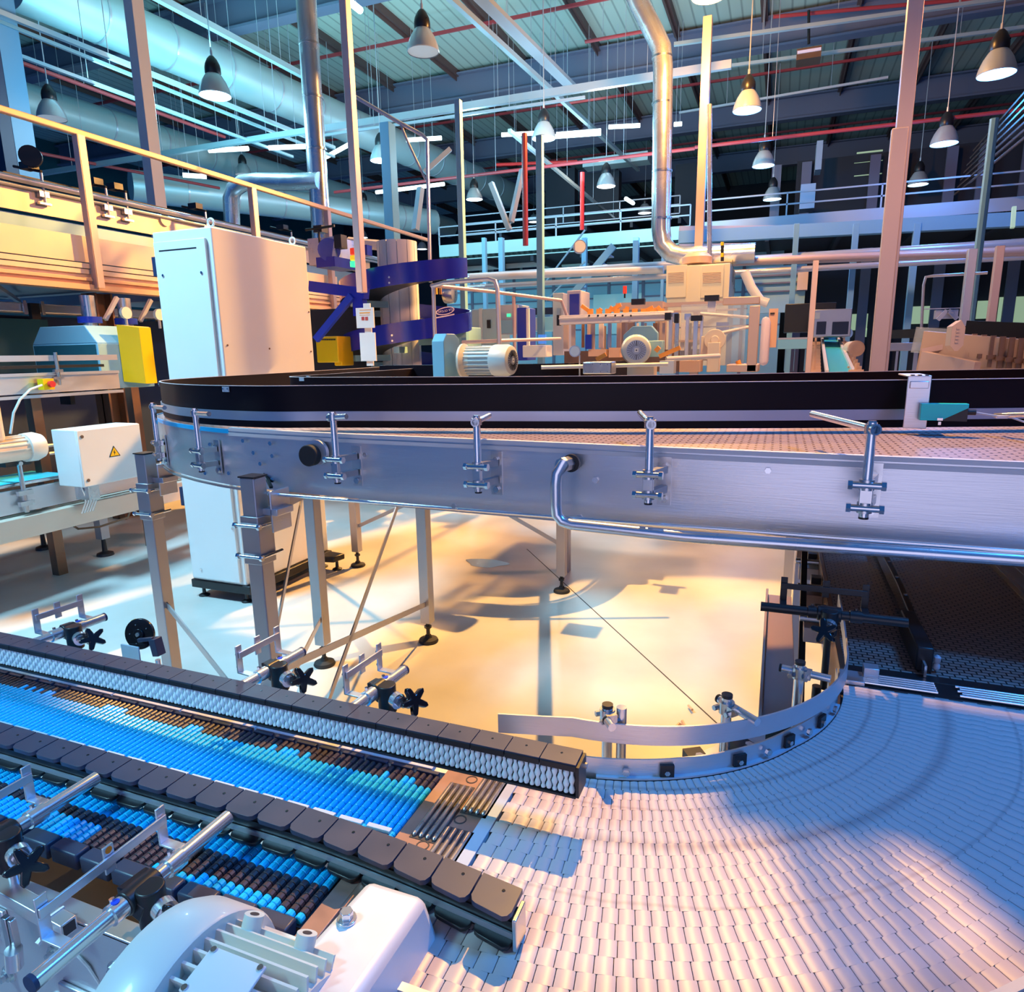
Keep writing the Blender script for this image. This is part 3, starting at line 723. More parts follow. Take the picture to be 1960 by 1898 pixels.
# legs
def leg(x, y, zt, w=.055, foot=True, sleeve=None, rz=0.):
    L = MB().box((x-w/2, y-w/2, .115), (x+w/2, y+w/2, zt), rz=rz)
    o = build(L, 'leg', 'legsteel', ec, bev=.003)
    mb = MB(); mb.use('rubber').lathe((x, y, 0), (0, 0, 1), [(.052, 0), (.055, .006), (.05, .018), (.022, .026), (.016, .04)], 22); mb.use('black').tube((x, y, .03), (x, y, .12), .011, 10); mb.tube((x, y, .08), (x, y, .095), .02, 6)
    build(mb, 'levelling_foot', None, o)
    return o
l1x = ax(316, 1100, -2.05); lg1 = (l1x.x, l1x.y)
p1 = ay(294, 1000, .56); lg1 = (p1.x, .56)
p2 = ay(492, 1000, .205); lg2 = (p2.x, .205)
LG = {1: lg1, 2: lg2, 3: (-1.83, 1.36), 4: (-1.46, 1.79), 5: (-2.61, 2.82), 6: (-1.0, 2.78)}
zt = {1: ay(285, 868, .56).z, 2: ay(485, 912, .205).z, 3: 1.16, 4: 1.16, 5: 1.16, 6: 1.16}
for k in LG:
    o = leg(LG[k][0], LG[k][1], zt[k], .058 if k > 2 else .05)
    x, y = LG[k]
    if k <= 2:
        mb = MB(); mb.box((x-.028, y-.028, zt[k]), (x+.028, y+.028, zt[k]+.004)); build(mb, 'leg_cap', 'black', o)
        mb = MB(); mb.box((x-.031, y-.031, zt[k]-.25), (x+.031, y+.031, zt[k]-.11)); build(mb, 'clamp_sleeve', 'legsteel', o, bev=.002)
        mb = MB()
        for z in (zt[k]-.135, zt[k]-.225):
            mb.tube((x-.04, y-.038, z), (x+.045, y-.038, z), .005, 10); mb.hexb((x-.040, y-.038, z), (-1, 0, 0), .009, .008); mb.hexb((x+.036, y-.038, z), (1, 0, 0), .009, .008); mb.tube((x+.038, y-.04, z), (x+.038, y+.05, z), .005, 10)
        build(mb, 'clamp_bolt', 'bolt', o, sep=1)
        mb = MB(); mb.box((x+.02, y, zt[k]-.11), (x+.075, y+.07, zt[k]-.09)); mb.box((x+.05, y+.0, zt[k]-.16), (x+.056, y+.08, zt[k]-.04)); build(mb, 'bracket', 'brushed', o, bev=.002)
# braces
def brace(a, za, b, zb, w=.026):
    p = V((*LG[a], za)); q = V((*LG[b], zb)); mb = MB(); d = (q-p).normalized(); mb.bar(p+d*.03, q-d*.03, .005, w); build(mb, 'cross_brace', 'legsteel', ec)
brace(1, .62, 2, .38); brace(2, .42, 1, .16)
brace(2, .62, 4, .22); brace(2, .12, 4, 1.10)
brace(2, .50, 3, .25); brace(3, 1.05, 2, .66)
brace(5, .30, 6, 1.05); brace(5, 1.08, 6, .32)
mb = MB(); mb.box((-2.64, 2.75, 1.10), (-.97, 2.85, 1.15)); mb.bar((-1.83, 1.36, 1.13), (-1.46, 1.79, 1.13), .05, .05); mb.bar((LG[2][0], LG[2][1]+.06, 1.13), (-1.46, 1.79, 1.13), .04, .05); mb.bar((-2.05, .9, 1.13), (-1.83, 1.36, 1.13), .04, .05); mb.bar((-1.46, 1.79, 1.13), (-2.61, 2.8, 1.13), .05, .05); mb.bar((-1.0, 2.78, 1.13), (-.5, 1.3, 1.13), .05, .05)
build(mb, 'cross_beam', 'legsteel', ec, sep=1)
# rail brackets
def near_outer(x):
    best = min(outer[:60], key=lambda p: abs(p[0]-x)); return best
def rail_bracket(px, ytop, ybot, gx, gy, tt=None, off=.062):
    t0 = tt if tt else .215
    top = ay(px, ytop, t0); bot = ay(px+3, ybot, t0); x = top.x
    po = near_outer(x); yp = po[1]
    j = outer.index(po); a, b_ = V((*outer[j-1], 0)), V((*outer[j+1], 0)); t = (b_-a).normalized(); n_ = V((-t.y, t.x, 0))  # outward
    base = V((x, yp, 0))
    mb = MB(); mb.use('steel'); c = base+n_*.003
    x2 = c-t*.022
    mb.bar(x2+V((0, 0, bot.z-.020)), x2+V((0, 0, bot.z+.090)), .030, .004, up=n_)
    mb.use('bolt'); mb.hexb(x2+n_*.003+V((0, 0, bot.z-.006)), n_, .0085, .006); mb.hexb(x2+n_*.003+V((0, 0, bot.z+.070)), n_, .007, .006)
    bk = build(mb, 'rail_bracket', None, ec)
    yr = top.y; rp = V((x, yr, 0))
    mb = MB(); mb.tube(rp+V((0, 0, bot.z)), rp+V((0, 0, top.z)), .0088, 18); build(mb, 'upright_rod', 'chrome', bk)
    mb = MB(); mb.tube(rp+V((0, 0, bot.z-.004)), rp+V((0, 0, bot.z)), .0090, 14); build(mb, 'rod_cap', 'black', bk)
    mb = MB(); mb.bar(rp+n_*.004+V((0, 0, bot.z+.018)), rp+n_*.004+V((0, 0, bot.z+.060)), .022, .012, up=n_); build(mb, 'clamp_body', 'steel', bk, bev=.001)
    for z in (bot.z+.018, bot.z+.062):
        mb = MB().use('steel'); mb.tube(rp+V((0, 0, z-.010)), rp+V((0, 0, z+.010)), .0135, 18); mb.bar(rp+V((0, 0, z)), x2+n_*.004+V((0, 0, z)), .016, .016)
        mb.use('bolt'); q = rp+n_*.009; mb.tube(q-t*.024+V((0, 0, z)), q+t*.024+V((0, 0, z)), .0066, 14); mb.hexb(q-t*.024+V((0, 0, z)), -t, .0092, .008); mb.hexb(q+t*.024+V((0, 0, z)), t, .0092, .008)
        build(mb, 'rod_clamp', None, bk)
    e = az(gx, gy, top.z-.008)
    s_ = rp+V((0, 0, top.z-.012)); d = (e-s_).normalized()
    mb = MB(); mb.tube(s_-d*.016, e, .0072, 14); build(mb, 'guide_rod', 'chrome', bk)
    mb = MB().use('steel'); mb.tube(rp+V((0, 0, top.z-.02)), rp+V((0, 0, top.z-.004)), .0125, 16); mb.tube(s_-d*.016, s_+d*.006, .0105, 14); mb.use('bolt').hexb(rp+V((0, 0, top.z-.004)), (0, 0, 1), .0075, .007)
    build(mb, 'top_clamp', None, bk)
rail_bracket(637, 790, 922, 663, 797, .222)
rail_bracket(912, 797, 940, 936, 795, .20)
rail_bracket(1245, 800, 962, 1225, 790, .165)
rail_bracket(1670, 808, 990, 1555, 792, .13)
rail_bracket(373, 783, 900, 400, 792, .30)
rail_bracket(292, 772, 880, 315, 780, .50)
# knob, bolts, lever, bent pipe
kp = ay(603, 869, .285); mb = MB(); mb.tube((kp.x, kp.y, kp.z), (kp.x, kp.y-.035, kp.z), .030, 36); kb = build(mb, 'black_knob', 'rubber', ec, bev=.003)
mb = MB(); mb.tube((kp.x+.012, kp.y, kp.z+.006), (kp.x+.012, kp.y-.012, kp.z+.006), .036, 30); build(mb, 'knob_plate', 'brushed', kb)
mb = MB()
for x, y in ((467, 843), (519, 848), (523, 872), (487, 866), (523, 918), (700, 870), (500, 887), (440, 905), (404, 850), (395, 905), (1140, 918), (1470, 900)):
    p = ay(x, y, .30); po = near_outer(p.x); p = ay(x, y, po[1]-.001); mb.hexb(p, (0, -1, 0), .0068 if y != 918 else .008, .006)
build(mb, 'bolt', 'bolt', ec, sep=1)
mb = MB(); a = ay(503, 862, .325); b_ = ay(518, 925, .30); mb.bar((a.x, a.y, a.z), (a.x+.002, a.y, a.z-.075), .012, .006, up=V((0, 1, 0))); mb.bar((a.x+.001, a.y-.002, a.z-.07), (b_.x+.01, b_.y-.01, b_.z-.01), .010, .008); build(mb, 'tension_lever', 'black', ec, bev=.001)
bp_ = thing('bent_pipe', 'bent steel pipe leaving the side panel and running right below the conveyor', 'pipe', (-.17, .15, 1.17))
T_ = .15
q0 = ay(1095, 885, .238); pts = [V((q0.x, q0.y, q0.z)), V((q0.x-.012, .20, q0.z)), ay(1078, 890, T_), ay(1066, 905, T_), ay(1064, 925, T_)]
pts += [ay(1064, 965, T_), ay(1066, 985, T_), ay(1076, 998, T_), ay(1095, 1004, T_), ay(1310, 1027, T_)]
e_ = ay(1960, 1072, T_); e2 = e_+(e_-ay(1310, 1027, T_))*.8; pts += [e_, e2]
mb = MB(); mb.path(pts, .0125, 16); build(mb, 'pipe', 'galv', bp_)
mb = MB(); mb.tube(V((q0.x, .236, q0.z)), V((q0.x, .225, q0.z)), .021, 24); build(mb, 'grommet', 'black', bp_)
mb = MB(); mb.tube(V((q0.x-.004, .226, q0.z)), V((q0.x-.012, .19, q0.z)), .0175, 8); build(mb, 'pipe_nut', 'steel', bp_)
rr = thing('support_rail', 'thin round rail fixed along the lower edge of the stainless side panel', 'rail', (-.5, .2, 1.13))
mb = MB(); mb.path([ay(515, 945, .24), ay(800, 968, .22), ay(1080, 990, .20), ay(1500, 1022, .17)+V((0, 0, .0)), ay(1960, 1056, .15), ay(2300, 1080, .14)], .0045, 10); build(mb, 'rail', 'chrome', rr)
mb = MB()
for px, py in ((870, 968), (1110, 988), (1470, 1018), (1540, 1025)):
    p = ay(px, py, .21); mb.hexb(p+V((0, 0, .0)), (0, -1, 0), .007, .006)
build(mb, 'rail_clip', 'steel', rr, sep=1)
# sensor on saddle bracket
sb = thing('sensor_bracket', 'bent steel saddle bracket hooked over the black guard at the right', 'bracket', (.55, .75, 1.34))
gp = ax(1757, 760, .50)
T2 = ay(1760, 730, .70); sx_ = T2.x; w = ay(1783, 730, .70).x-T2.x
zs = ay(1760, 720, .70).z; zl = ay(1760, 820, .70).z
mb = MB(); mb.box((sx_-w, .70, zl), (sx_+w, .703, zs)); mb.box((sx_-w, .70, zs-.002), (sx_+w, .86, zs+.002)); mb.box((sx_-w*.8, .694, zs-.012), (sx_+w*.8, .70, zs-.030), rx=0); build(mb, 'saddle', 'brushed', sb, bev=.002)
mb = MB()
for q in (-w*.6, 0, w*.6): mb.box((sx_+q-.004, .70, zs+.002), (sx_+q+.004, .712, zs+.004))
build(mb, 'hinge_slot', 'black', sb, sep=1)
se = thing('photo_sensor', 'turquoise sensor with black lower half and cable on the saddle bracket', 'sensor', (.6, .69, 1.37))
a = ay(1758, 803, .685); b_ = ay(1852, 772, .685); mx_ = ay(1805, 785, .685)
mb = MB(); mb.prism([(a.x, .668, a.z), (a.x+.045, .668, a.z), (b_.x, .668, b_.z-.010), (b_.x, .668, b_.z), (a.x, .668, b_.z)][::-1], (0, .024, 0)); build(mb, 'sensor_body', 'cyan', se, bev=.001)
mb = MB(); mb.prism([(a.x+.04, .669, a.z-.001), (b_.x, .669, a.z-.001), (b_.x, .669, b_.z-.010)][::-1], (0, .022, 0)); build(mb, 'lower_housing', 'black', se, bev=.001)
mb = MB(); c1 = ay(1862, 789, .68); mb.tube((b_.x-.002, .68, c1.z), (b_.x+.018, .68, c1.z), .007, 14); build(mb, 'plug', 'black', se)
mb = MB(); mb.path([V((b_.x+.016, .68, c1.z)), ay(1900, 795, .68), ay(1930, 797, .68), ay(1962, 808, .68), ay(2010, 815, .68)], .0022, 8); build(mb, 'cable', 'cable', se)
mb = MB(); q = ay(1918, 798, .675); mb.cbox(q, (.022, .004, .007)); build(mb, 'cable_label', 'paper', se)
mb = MB(); mb.cbox((a.x+.042, .664, a.z+.004), (.012, .006, .006)); mb.cbox((a.x+.042, .664, a.z-.006), (.006, .006, .008)); build(mb, 'screw', 'chrome', se, sep=1)
gr = single(MB().tube(ay(1905, 795, .72), ay(2060, 790, .5), .006, 12), 'guide_rod', 'chrome', 'steel rod entering from the right edge beside the turquoise sensor cable', 'rod')

# ================================================================== DARK STRAIGHT BELT passing underneath (runs away along +Y)
bt = thing('dark_belt_conveyor', 'wide dark belt conveyor running away beneath the stainless side panel', 'conveyor', (.6, .6, .6))
m = bpy.data.materials.new('dark_modular'); m.use_nodes = True; nt = m.node_tree; b = nt.nodes['Principled BSDF']; b.inputs['Roughness'].default_value = .33
tc = nt.nodes.new('ShaderNodeTexCoord'); br_ = nt.nodes.new('ShaderNodeTexBrick'); br_.inputs['Scale'].default_value = 40; br_.inputs['Mortar Size'].default_value = .06; br_.inputs['Row Height'].default_value = .5; br_.inputs['Brick Width'].default_value = .8
br_.inputs['Color1'].default_value = (.42, .30, .26, 1); br_.inputs['Color2'].default_value = (.36, .26, .23, 1); br_.inputs['Mortar'].default_value = (.05, .03, .03, 1)
nt.links.new(tc.outputs['Object'], br_.inputs[0]); nt.links.new(br_.outputs[0], b.inputs['Base Color'])
bp = nt.nodes.new('ShaderNodeBump'); bp.invert = True; bp.inputs['Strength'].default_value = .8; bp.inputs['Distance'].default_value = .003; nt.links.new(br_.outputs['Fac'], bp.inputs['Height']); nt.links.new(bp.outputs[0], b.inputs['Normal'])
M['darkmod'] = m
mb = MB(); mb.box((.405, .085, .935), (.83, 3.6, .950)); build(mb, 'belt', 'darkmod', bt)
mb = MB(); mb.box((.395, .06, .93), (.86, .088, .952)); build(mb, 'end_plate', 'black', bt, bev=.001)
for x in (.392, .835):
    mb = MB(); mb.box((x, .05, .84), (x+.010, 3.6, .960)); build(mb, 'side_frame', 'bronze' if x < .5 else 'legsteel', bt, bev=.001)
mb = MB(); mb.wall([(.545, 3.4), (.545, .5), (.540, .30), (.532, .20)], .956, .995, .014); g = build(mb, 'lane_divider', 'blackgloss', bt, bev=.002)
mb = MB()
for k in range(14): mb.tube((.552, .42+.13*k, .995), (.552, .42+.13*k, .9965), .0045, 10)
build(mb, 'rivet', 'chrome', g, sep=1)
mb = MB(); mb.box((.524, .10, .952), (.552, .30, 1.0)); build(mb, 'divider_shoe', 'black', bt, bev=.003)
mb = MB().use('palecap'); mb.lathe((.560, .11, .955), (0, 0, 1), [(.003, 0), (.006, .004), (.006, .010), (.004, .014), (.006, .018), (.006, .026), (.002, .03)], 12); mb.use('chrome').box((.534, .075, .953), (.538, .10, .975)); build(mb, 'end_roller', None, bt)
for k in range(5):
    for (xa, xb, yo) in ((.412, .545, 0), (.578, .700, .0), (.730, .85, .0)):
        mb = MB(); y = .012+.0088*k; mb.tube((xa+(.005 if k % 2 else 0), y, .955), (xb, y, .955), .0026, 10); build(mb, 'slim_rod', 'chrome', bt)
mb = MB(); mb.box((.40, .003, .938), (.86, .062, .9505)); mb.use('black'); build(mb, 'transfer_plate', 'black', bt, bev=.001)
mb = MB(); mb.box((.385, .005, .93), (.43, .05, .958)); mb.box((.43, .03, .93), (.455, .055, .975)); build(mb, 'corner_block', 'brushed', bt, bev=.001)
for x, y in ((.37, 1.2), (.88, 1.2), (.37, 2.8), (.88, 2.8)):
    mb = MB(); mb.box((x-.025, y-.025, .03), (x+.025, y+.025, .85)); mb.tube((x, y, 0), (x, y, .04), .035, 14); build(mb, 'leg', 'legsteel', bt)
mb = MB()
for k, y in enumerate((.32, .55, .78, 1.0, 1.25)):
    mb.use('bronze' if k % 2 else 'warmpanel'); mb.box((.340, y, .89), (.392, y+.05, .925)); mb.use('steel').tube((.33, y+.02, .94), (.395, y+.02, .94), .008, 12); mb.use('black').box((.365, y+.07, .90), (.390, y+.10, .95))
build(mb, 'side_fitting', None, bt, bev=.001, sep=3)
mb = MB(); mb.box((.875, .3, .90), (.915, 3.4, .965)); mb.box((.93, .6, .78), (1.05, 3.4, .80)); build(mb, 'outer_side_beam', 'legsteel', bt, bev=.002, sep=1)
ch = thing('floor_channel', 'pale steel cable channel below the mouth of the dark belt, over the orange floor', 'channel', (.3, .4, .6))
mb = MB(); mb.box((.255, .12, .72), (.335, 1.05, .74)); mb.box((.255, .12, .70), (.262, 1.05, .76)); build(mb, 'channel', 'warmpanel', ch, bev=.001)
mb = MB(); mb.box((.19, -.13, .70), (.315, .02, .80)); build(mb, 'junction_box', 'warmpanel', ch, bev=.003)
mb = MB(); mb.box((.28, .5, 0), (.31, .53, .72)); build(mb, 'support', 'legsteel', ch)
mb = MB(); mb.bar((.335, .10, .78), (.345, .65, 1.0), .014, .03); mb.bar((.335, .10, .78), (.33, .10, .70), .014, .03); single(mb, 'dark_bracket', 'black', 'slanted black bracket arm left of the dark belt mouth', 'bracket')
# ================================================================== CABINET
cabx0, cabx1, caby0 = -3.28, -2.83, 1.9
caby1 = ax(585, 470, cabx1).y; ch_ = 2.283; cb0 = .12
ca = thing('control_cabinet', 'tall white control cabinet standing behind the bend of the elevated conveyor', 'cabinet', ((cabx0+cabx1)/2, (caby0+caby1)/2, 0))
mb = MB(); mb.box((cabx0, caby0+.02, cb0), (cabx1, caby1, ch_)); build(mb, 'body', 'cabinet', ca, bev=.008)
mb = MB(); mb.box((cabx0+.02, caby0, cb0+.02), (cabx1-.035, caby0+.02, ch_-.06)); d_ = build(mb, 'door', 'cabinet', ca, bev=.004)
mb = MB(); mb.box((cabx0-.012, caby0+.005, ch_-.25), (cabx0+.015, caby0+.03, ch_-.14)); mb.box((cabx0-.012, caby0+.005, .62), (cabx0+.015, caby0+.03, .74)); build(mb, 'hinge', 'navy', d_, sep=1)
mb = MB()
for x, z in ((cabx0+.07, ch_-.25), (cabx1-.08, ch_-.25), (cabx0+.10, .85), (cabx1-.06, .82), (cabx1-.05, .5), (cabx0+.10, .2)): mb.tube((x, caby0, z), (x, caby0-.004, z), .008, 12)
build(mb, 'door_lock', 'bolt', d_, sep=1)
mb = MB()
for x, z in ((cabx0+.20, ch_-.09),): mb.box((cabx0+.06, caby0-.001, ch_-.115), (cabx1-.10, caby0+.0, ch_-.108))
build(mb, 'gasket_line', 'black', d_)
mb = MB()
for y, z in ((caby0+.06, 1.62), (caby0+.42, 1.6), (caby1-.03, 1.58), (caby1-.02, 1.85)): mb.tube((cabx1, y, z), (cabx1+.003, y, z), .006, 10)
build(mb, 'screw', 'bronze', ca, sep=1)
mb = MB()
for x, y in ((cabx1-.05, caby0+.08), (cabx1-.06, caby1-.06), (cabx0+.05, caby1-.06)):
    P = [V((x+.0, y, ch_+.012+.022))+V((.022*math.cos(a), 0, .022*math.sin(a))) for a in [2*PI*k/16 for k in range(17)]]
    mb.path(P, .006, 8); mb.tube((x, y, ch_), (x, y, ch_+.014), .012, 10)
build(mb, 'lifting_eye', 'white', ca, sep=2)
mb = MB(); mb.box((cabx0-.01, caby0+.01, cb0-.055), (cabx1+.03, caby1, cb0)); build(mb, 'plinth', 'black', ca, bev=.004)
mb = MB()
for x, y in ((cabx0+.05, caby0+.05), (cabx1-.04, caby0+.05), (cabx1-.02, caby1-.05), (cabx0+.05, caby1-.05)):
    mb.lathe((x, y, 0), (0, 0, 1), [(.035, 0), (.035, .008), (.012, .02), (.010, .07)], 14)
build(mb, 'foot', 'black', ca, sep=1)
mb = MB(); mb.prism([(cabx1, caby1-.16, .07), (cabx1+.14, caby1-.13, .07), (cabx1+.16, caby1-.02, .07), (cabx1+.02, caby1, .07)], (0, 0, .045)); build(mb, 'outrigger', 'black', ca, bev=.01)
mb = MB(); mb.lathe((cabx1+.12, caby1-.07, 0), (0, 0, 1), [(.035, 0), (.035, .008), (.012, .02), (.010, .07)], 14); build(mb, 'outrigger_foot', 'black', ca)

# ================================================================== PLATFORM on the left with its conveyor
SX = -5.5
mz = thing('raised_platform', 'orange lit steel platform edge on the left carrying a conveyor above head height', 'platform', (SX, 5, 0))
def zx(px, py): return ax(px, py, SX).z
ztop, zbot = zx(0, 426), zx(0, 541)
def bandx(mbx, z0, z1, d, y0=1.0, y1=9.6, s=SX): mbx.box((s, y0, z0), (s-d, y1, z1))
h = ztop-zbot
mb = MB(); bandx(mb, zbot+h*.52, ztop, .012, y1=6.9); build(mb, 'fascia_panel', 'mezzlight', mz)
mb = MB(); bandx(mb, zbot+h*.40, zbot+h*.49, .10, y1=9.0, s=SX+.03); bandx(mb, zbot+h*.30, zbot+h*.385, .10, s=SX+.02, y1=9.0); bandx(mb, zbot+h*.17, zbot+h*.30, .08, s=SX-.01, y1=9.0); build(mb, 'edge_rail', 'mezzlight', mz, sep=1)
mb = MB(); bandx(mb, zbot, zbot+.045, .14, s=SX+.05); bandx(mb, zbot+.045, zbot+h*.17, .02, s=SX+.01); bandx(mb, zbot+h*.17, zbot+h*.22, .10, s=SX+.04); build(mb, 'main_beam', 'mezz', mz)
mb = MB(); mb.box((SX-3.4, 1.0, zbot+h*.36), (SX-.02, 9.6, zbot+h*.42)); build(mb, 'deck', 'legsteel', mz)
for x in (SX-.25, SX-3.2):
    for y in (3.35, 6.6):
        mb = MB(); mb.box((x-.09, y, 0), (x+.09, y+.02, zbot)); mb.box((x-.09, y+.16, 0), (x+.09, y+.18, zbot)); mb.box((x-.008, y, 0), (x+.008, y+.18, zbot)); build(mb, 'column', 'bronze', mz)
mb = MB()
for y in (2.2, 4.5, 6.8): mb.box((SX-3.3, y, zbot+.02), (SX-.1, y+.08, zbot+.14))
mb.bar((SX-.3, 2.5, zbot+.06), (SX-2.6, 4.3, zbot+.06), .04, .04); build(mb, 'cross_joist', 'legsteel', mz, sep=1)
hr = thing('handrail', 'orange handrail with wide posts sloping across the upper left', 'railing', (SX+.05, 4, zbot))
zr = (zx(0, 222)+zx(480, 352))/2
mb = MB(); mb.bar((SX+.05, 1.0, zr), (SX+.05, 9.5, zr), .05, .05); build(mb, 'top_rail', 'mezz', hr, bev=.008)
for px in (172, 488, 628):
    y = ax(px, 400, SX+.07).y; mb = MB(); mb.box((SX+.075, y-.035, zbot+.02), (SX+.085, y+.035, zr-.02)); mb.box((SX+.02, y-.038, zbot+.02), (SX+.085, y-.030, zr-.02)); build(mb, 'post', 'postpink', hr)
# conveyor on the platform
pcv = thing('platform_conveyor', 'long conveyor with orange lit side plate running on top of the raised platform', 'conveyor', (SX-.6, 5, ztop))
SC = SX-.55
def zc(px, py): return ax(px, py, SC).z
zc1, zc0 = zc(0, 345), zc(0, 396)
mb = MB(); mb.box((SC, 1.2, zc0), (SC-.02, 8.6, zc1)); build(mb, 'side_plate', 'mezzlight', pcv)
mb = MB(); mb.tube((SC+.06, 1.2, zc1+.03), (SC+.06, 8.8, zc1+.03), .028, 12); mb.tube((SC+.03, 1.2, zc1-.02), (SC+.03, 8.8, zc1-.02), .015, 10); build(mb, 'guide_tube', 'pipe', pcv, sep=1)
mb = MB(); mb.box((SC-.35, 1.2, zc1+.10), (SC-.38, 9.0, zc1+.16)); build(mb, 'far_guide', 'mezz', pcv)
mb = MB(); mb.box((SC-.345, 1.2, zc1+.02), (SC-.02, 9.0, zc1+.04)); mb.box((SC-.34, 1.2, zc1+.09), (SC-.345, 9.0, zc1+.17)); build(mb, 'belt', 'beltdark', pcv)
mb = MB(); mb.box((SC-.04, 1.2, ztop+.02), (SC-.30, 8.6, zc0-.02)); build(mb, 'under_frame', 'mezzblue', pcv)
for px in (75, 195, 232, 382, 545):
    y = ax(px, 350, SC).y; mb = MB().use('steel'); mb.tube((SC+.04, y, zc0+.1), (SC+.04, y, zc1+.13), .012, 8); mb.cbox((SC+.03, y, zc0+.17), (.04, .09, .05)); mb.cbox((SC+.03, y, zc0+.09), (.04, .11, .02)); mb.use('black'); mb.cbox((SC-.1, y, zc1+.20), (.12, .10, .06)); mb.tube((SC+.05, y, zc1+.14), (SC-.3, y, zc1+.22), .012, 8); build(mb, 'guide_bracket', None, pcv)
y = ax(70, 320, SC).y; mb = MB(); mb.tube((SC-.05, y, zc1+.27), (SC-.02, y-.03, zc1+.27), .09, 20); single(mb, 'black_disc', 'black', 'small black disc standing on the platform conveyor at the far left', 'reflector')
sn = single(MB().tube(ax(315, 420, SC)+V((0,0,0)), ax(315, 420, SC)+V((.02,0,0)), .07, 18), 'round_sticker', 'paper', 'round white sticker on the platform conveyor side plate above the cabinet', 'sticker')

# ================================================================== machines under the platform
dkp = thing('dark_enclosure', 'dark machine enclosure with teal window under the platform', 'machine', (-6.6, 3, 0))
mb = MB(); mb.box((-6.9, .6, 0), (-6.7, 6.0, 1.98)); build(mb, 'panel', 'navy', dkp)
a = ax(0, 735, -6.68); b_ = ax(88, 612, -6.68); mb = MB(); mb.box((-6.68, a.y-.8, a.z+.1), (-6.66, b_.y, b_.z)); build(mb, 'window', 'darkteal', dkp)
ups = thing('under_platform_duct', 'pale horizontal duct with joint hanging under the platform', 'duct', (-6.1, 3, 1.9))
a = ax(0, 580, -6.1); b_ = ax(0, 595, -6.1); zz1, zz0 = ax(60, 580, -6.1).z, ax(60, 598, -6.1).z
mb = MB(); mb.box((-6.3, .8, zz0), (-6.1, 5.2, zz1)); build(mb, 'duct', 'pipe', ups, bev=.01)
y = ax(62, 590, -6.1).y; mb = MB().use('black'); mb.cbox((-6.08, y, (zz0+zz1)/2-.03), (.04, .08, .14)); mb.use('steel'); mb.cbox((-6.08, y-.08, (zz0+zz1)/2), (.02, .03, .12)); mb.cbox((-6.08, y+.08, (zz0+zz1)/2), (.02, .03, .12)); build(mb, 'joint', None, ups)
hd = thing('machine_hood', 'pale grey hood machine with sloped top next to the yellow cover', 'machine', (-5.4, 2.6, .9))
HX = -4.75
zt_, zb_ = ax(200, 622, HX).z, ax(200, 745, HX).z
y0, y1 = ax(192, 700, HX).y, ax(292, 700, HX).y
mb = MB(); mb.box((HX-.75, y0, zb_), (HX, y1, zt_-.14)); mb.prism([(HX, y0, zt_-.14), (HX-.12, y0, zt_), (HX-.63, y0, zt_), (HX-.75, y0, zt_-.14)][::-1], (0, y1-y0, 0)); build(mb, 'hood', 'paleblue', hd, bev=.006)
mb = MB(); mb.box((HX-.73, y0-.006, zb_), (HX-.02, y0, zt_-.15)); build(mb, 'end_panel', 'darkteal', hd)
mb = MB(); mb.box((HX-.45, y0-.05, zb_-.12), (HX-.33, y0-.01, zt_-.40)); build(mb, 'black_post', 'black', hd)
yl = ax(234, 700, HX+.01).y
mb = MB(); mb.prism([(HX+.005, yl, ax(240, 730, HX).z), (HX+.12, yl+.11, ax(240, 735, HX).z), (HX+.12, yl+.22, ax(240, 735, HX).z), (HX+.005, y1, ax(240, 732, HX).z)], (0, 0, ax(240, 626, HX).z-ax(240, 734, HX).z)); single(mb, 'yellow_cover', 'yellow', 'yellow folded sheet metal cover hung on the grey hood', 'cover', smooth=False)
for k, px in enumerate((180, 237)):
    y = ax(px, 610, HX-.3).y+(.0 if k == 0 else .06)
    g = thing('lift_cylinder', ('left', 'right')[k]+' one of the two short cylinders with a round gauge on the hood roof', 'cylinder', (HX-.35, y, zt_), 'cylinders on the hood roof')
    mb = MB(); mb.tube((HX-.35, y, zt_), (HX-.35, y, zt_+.25), .055, 16); build(mb, 'barrel', 'steel', g)
    mb = MB(); mb.tube((HX-.35, y, zt_+.03), (HX-.35, y, zt_+.08), .09, 18); build(mb, 'blue_collar', 'bluepaint', g)
    mb = MB(); mb.tube((HX-.25, y+.25, zt_+.12), (HX-.22, y+.25, zt_+.12), .05, 20); build(mb, 'gauge', 'white', g)
    mb = MB(); mb.tube((HX-.24, y+.25, zt_), (HX-.24, y+.25, zt_+.09), .012, 8); mb.bar((HX-.3, y+.1, zt_+.06), (HX-.3, y+.24, zt_+.25), .03, .03); build(mb, 'lever', 'pipe', g)
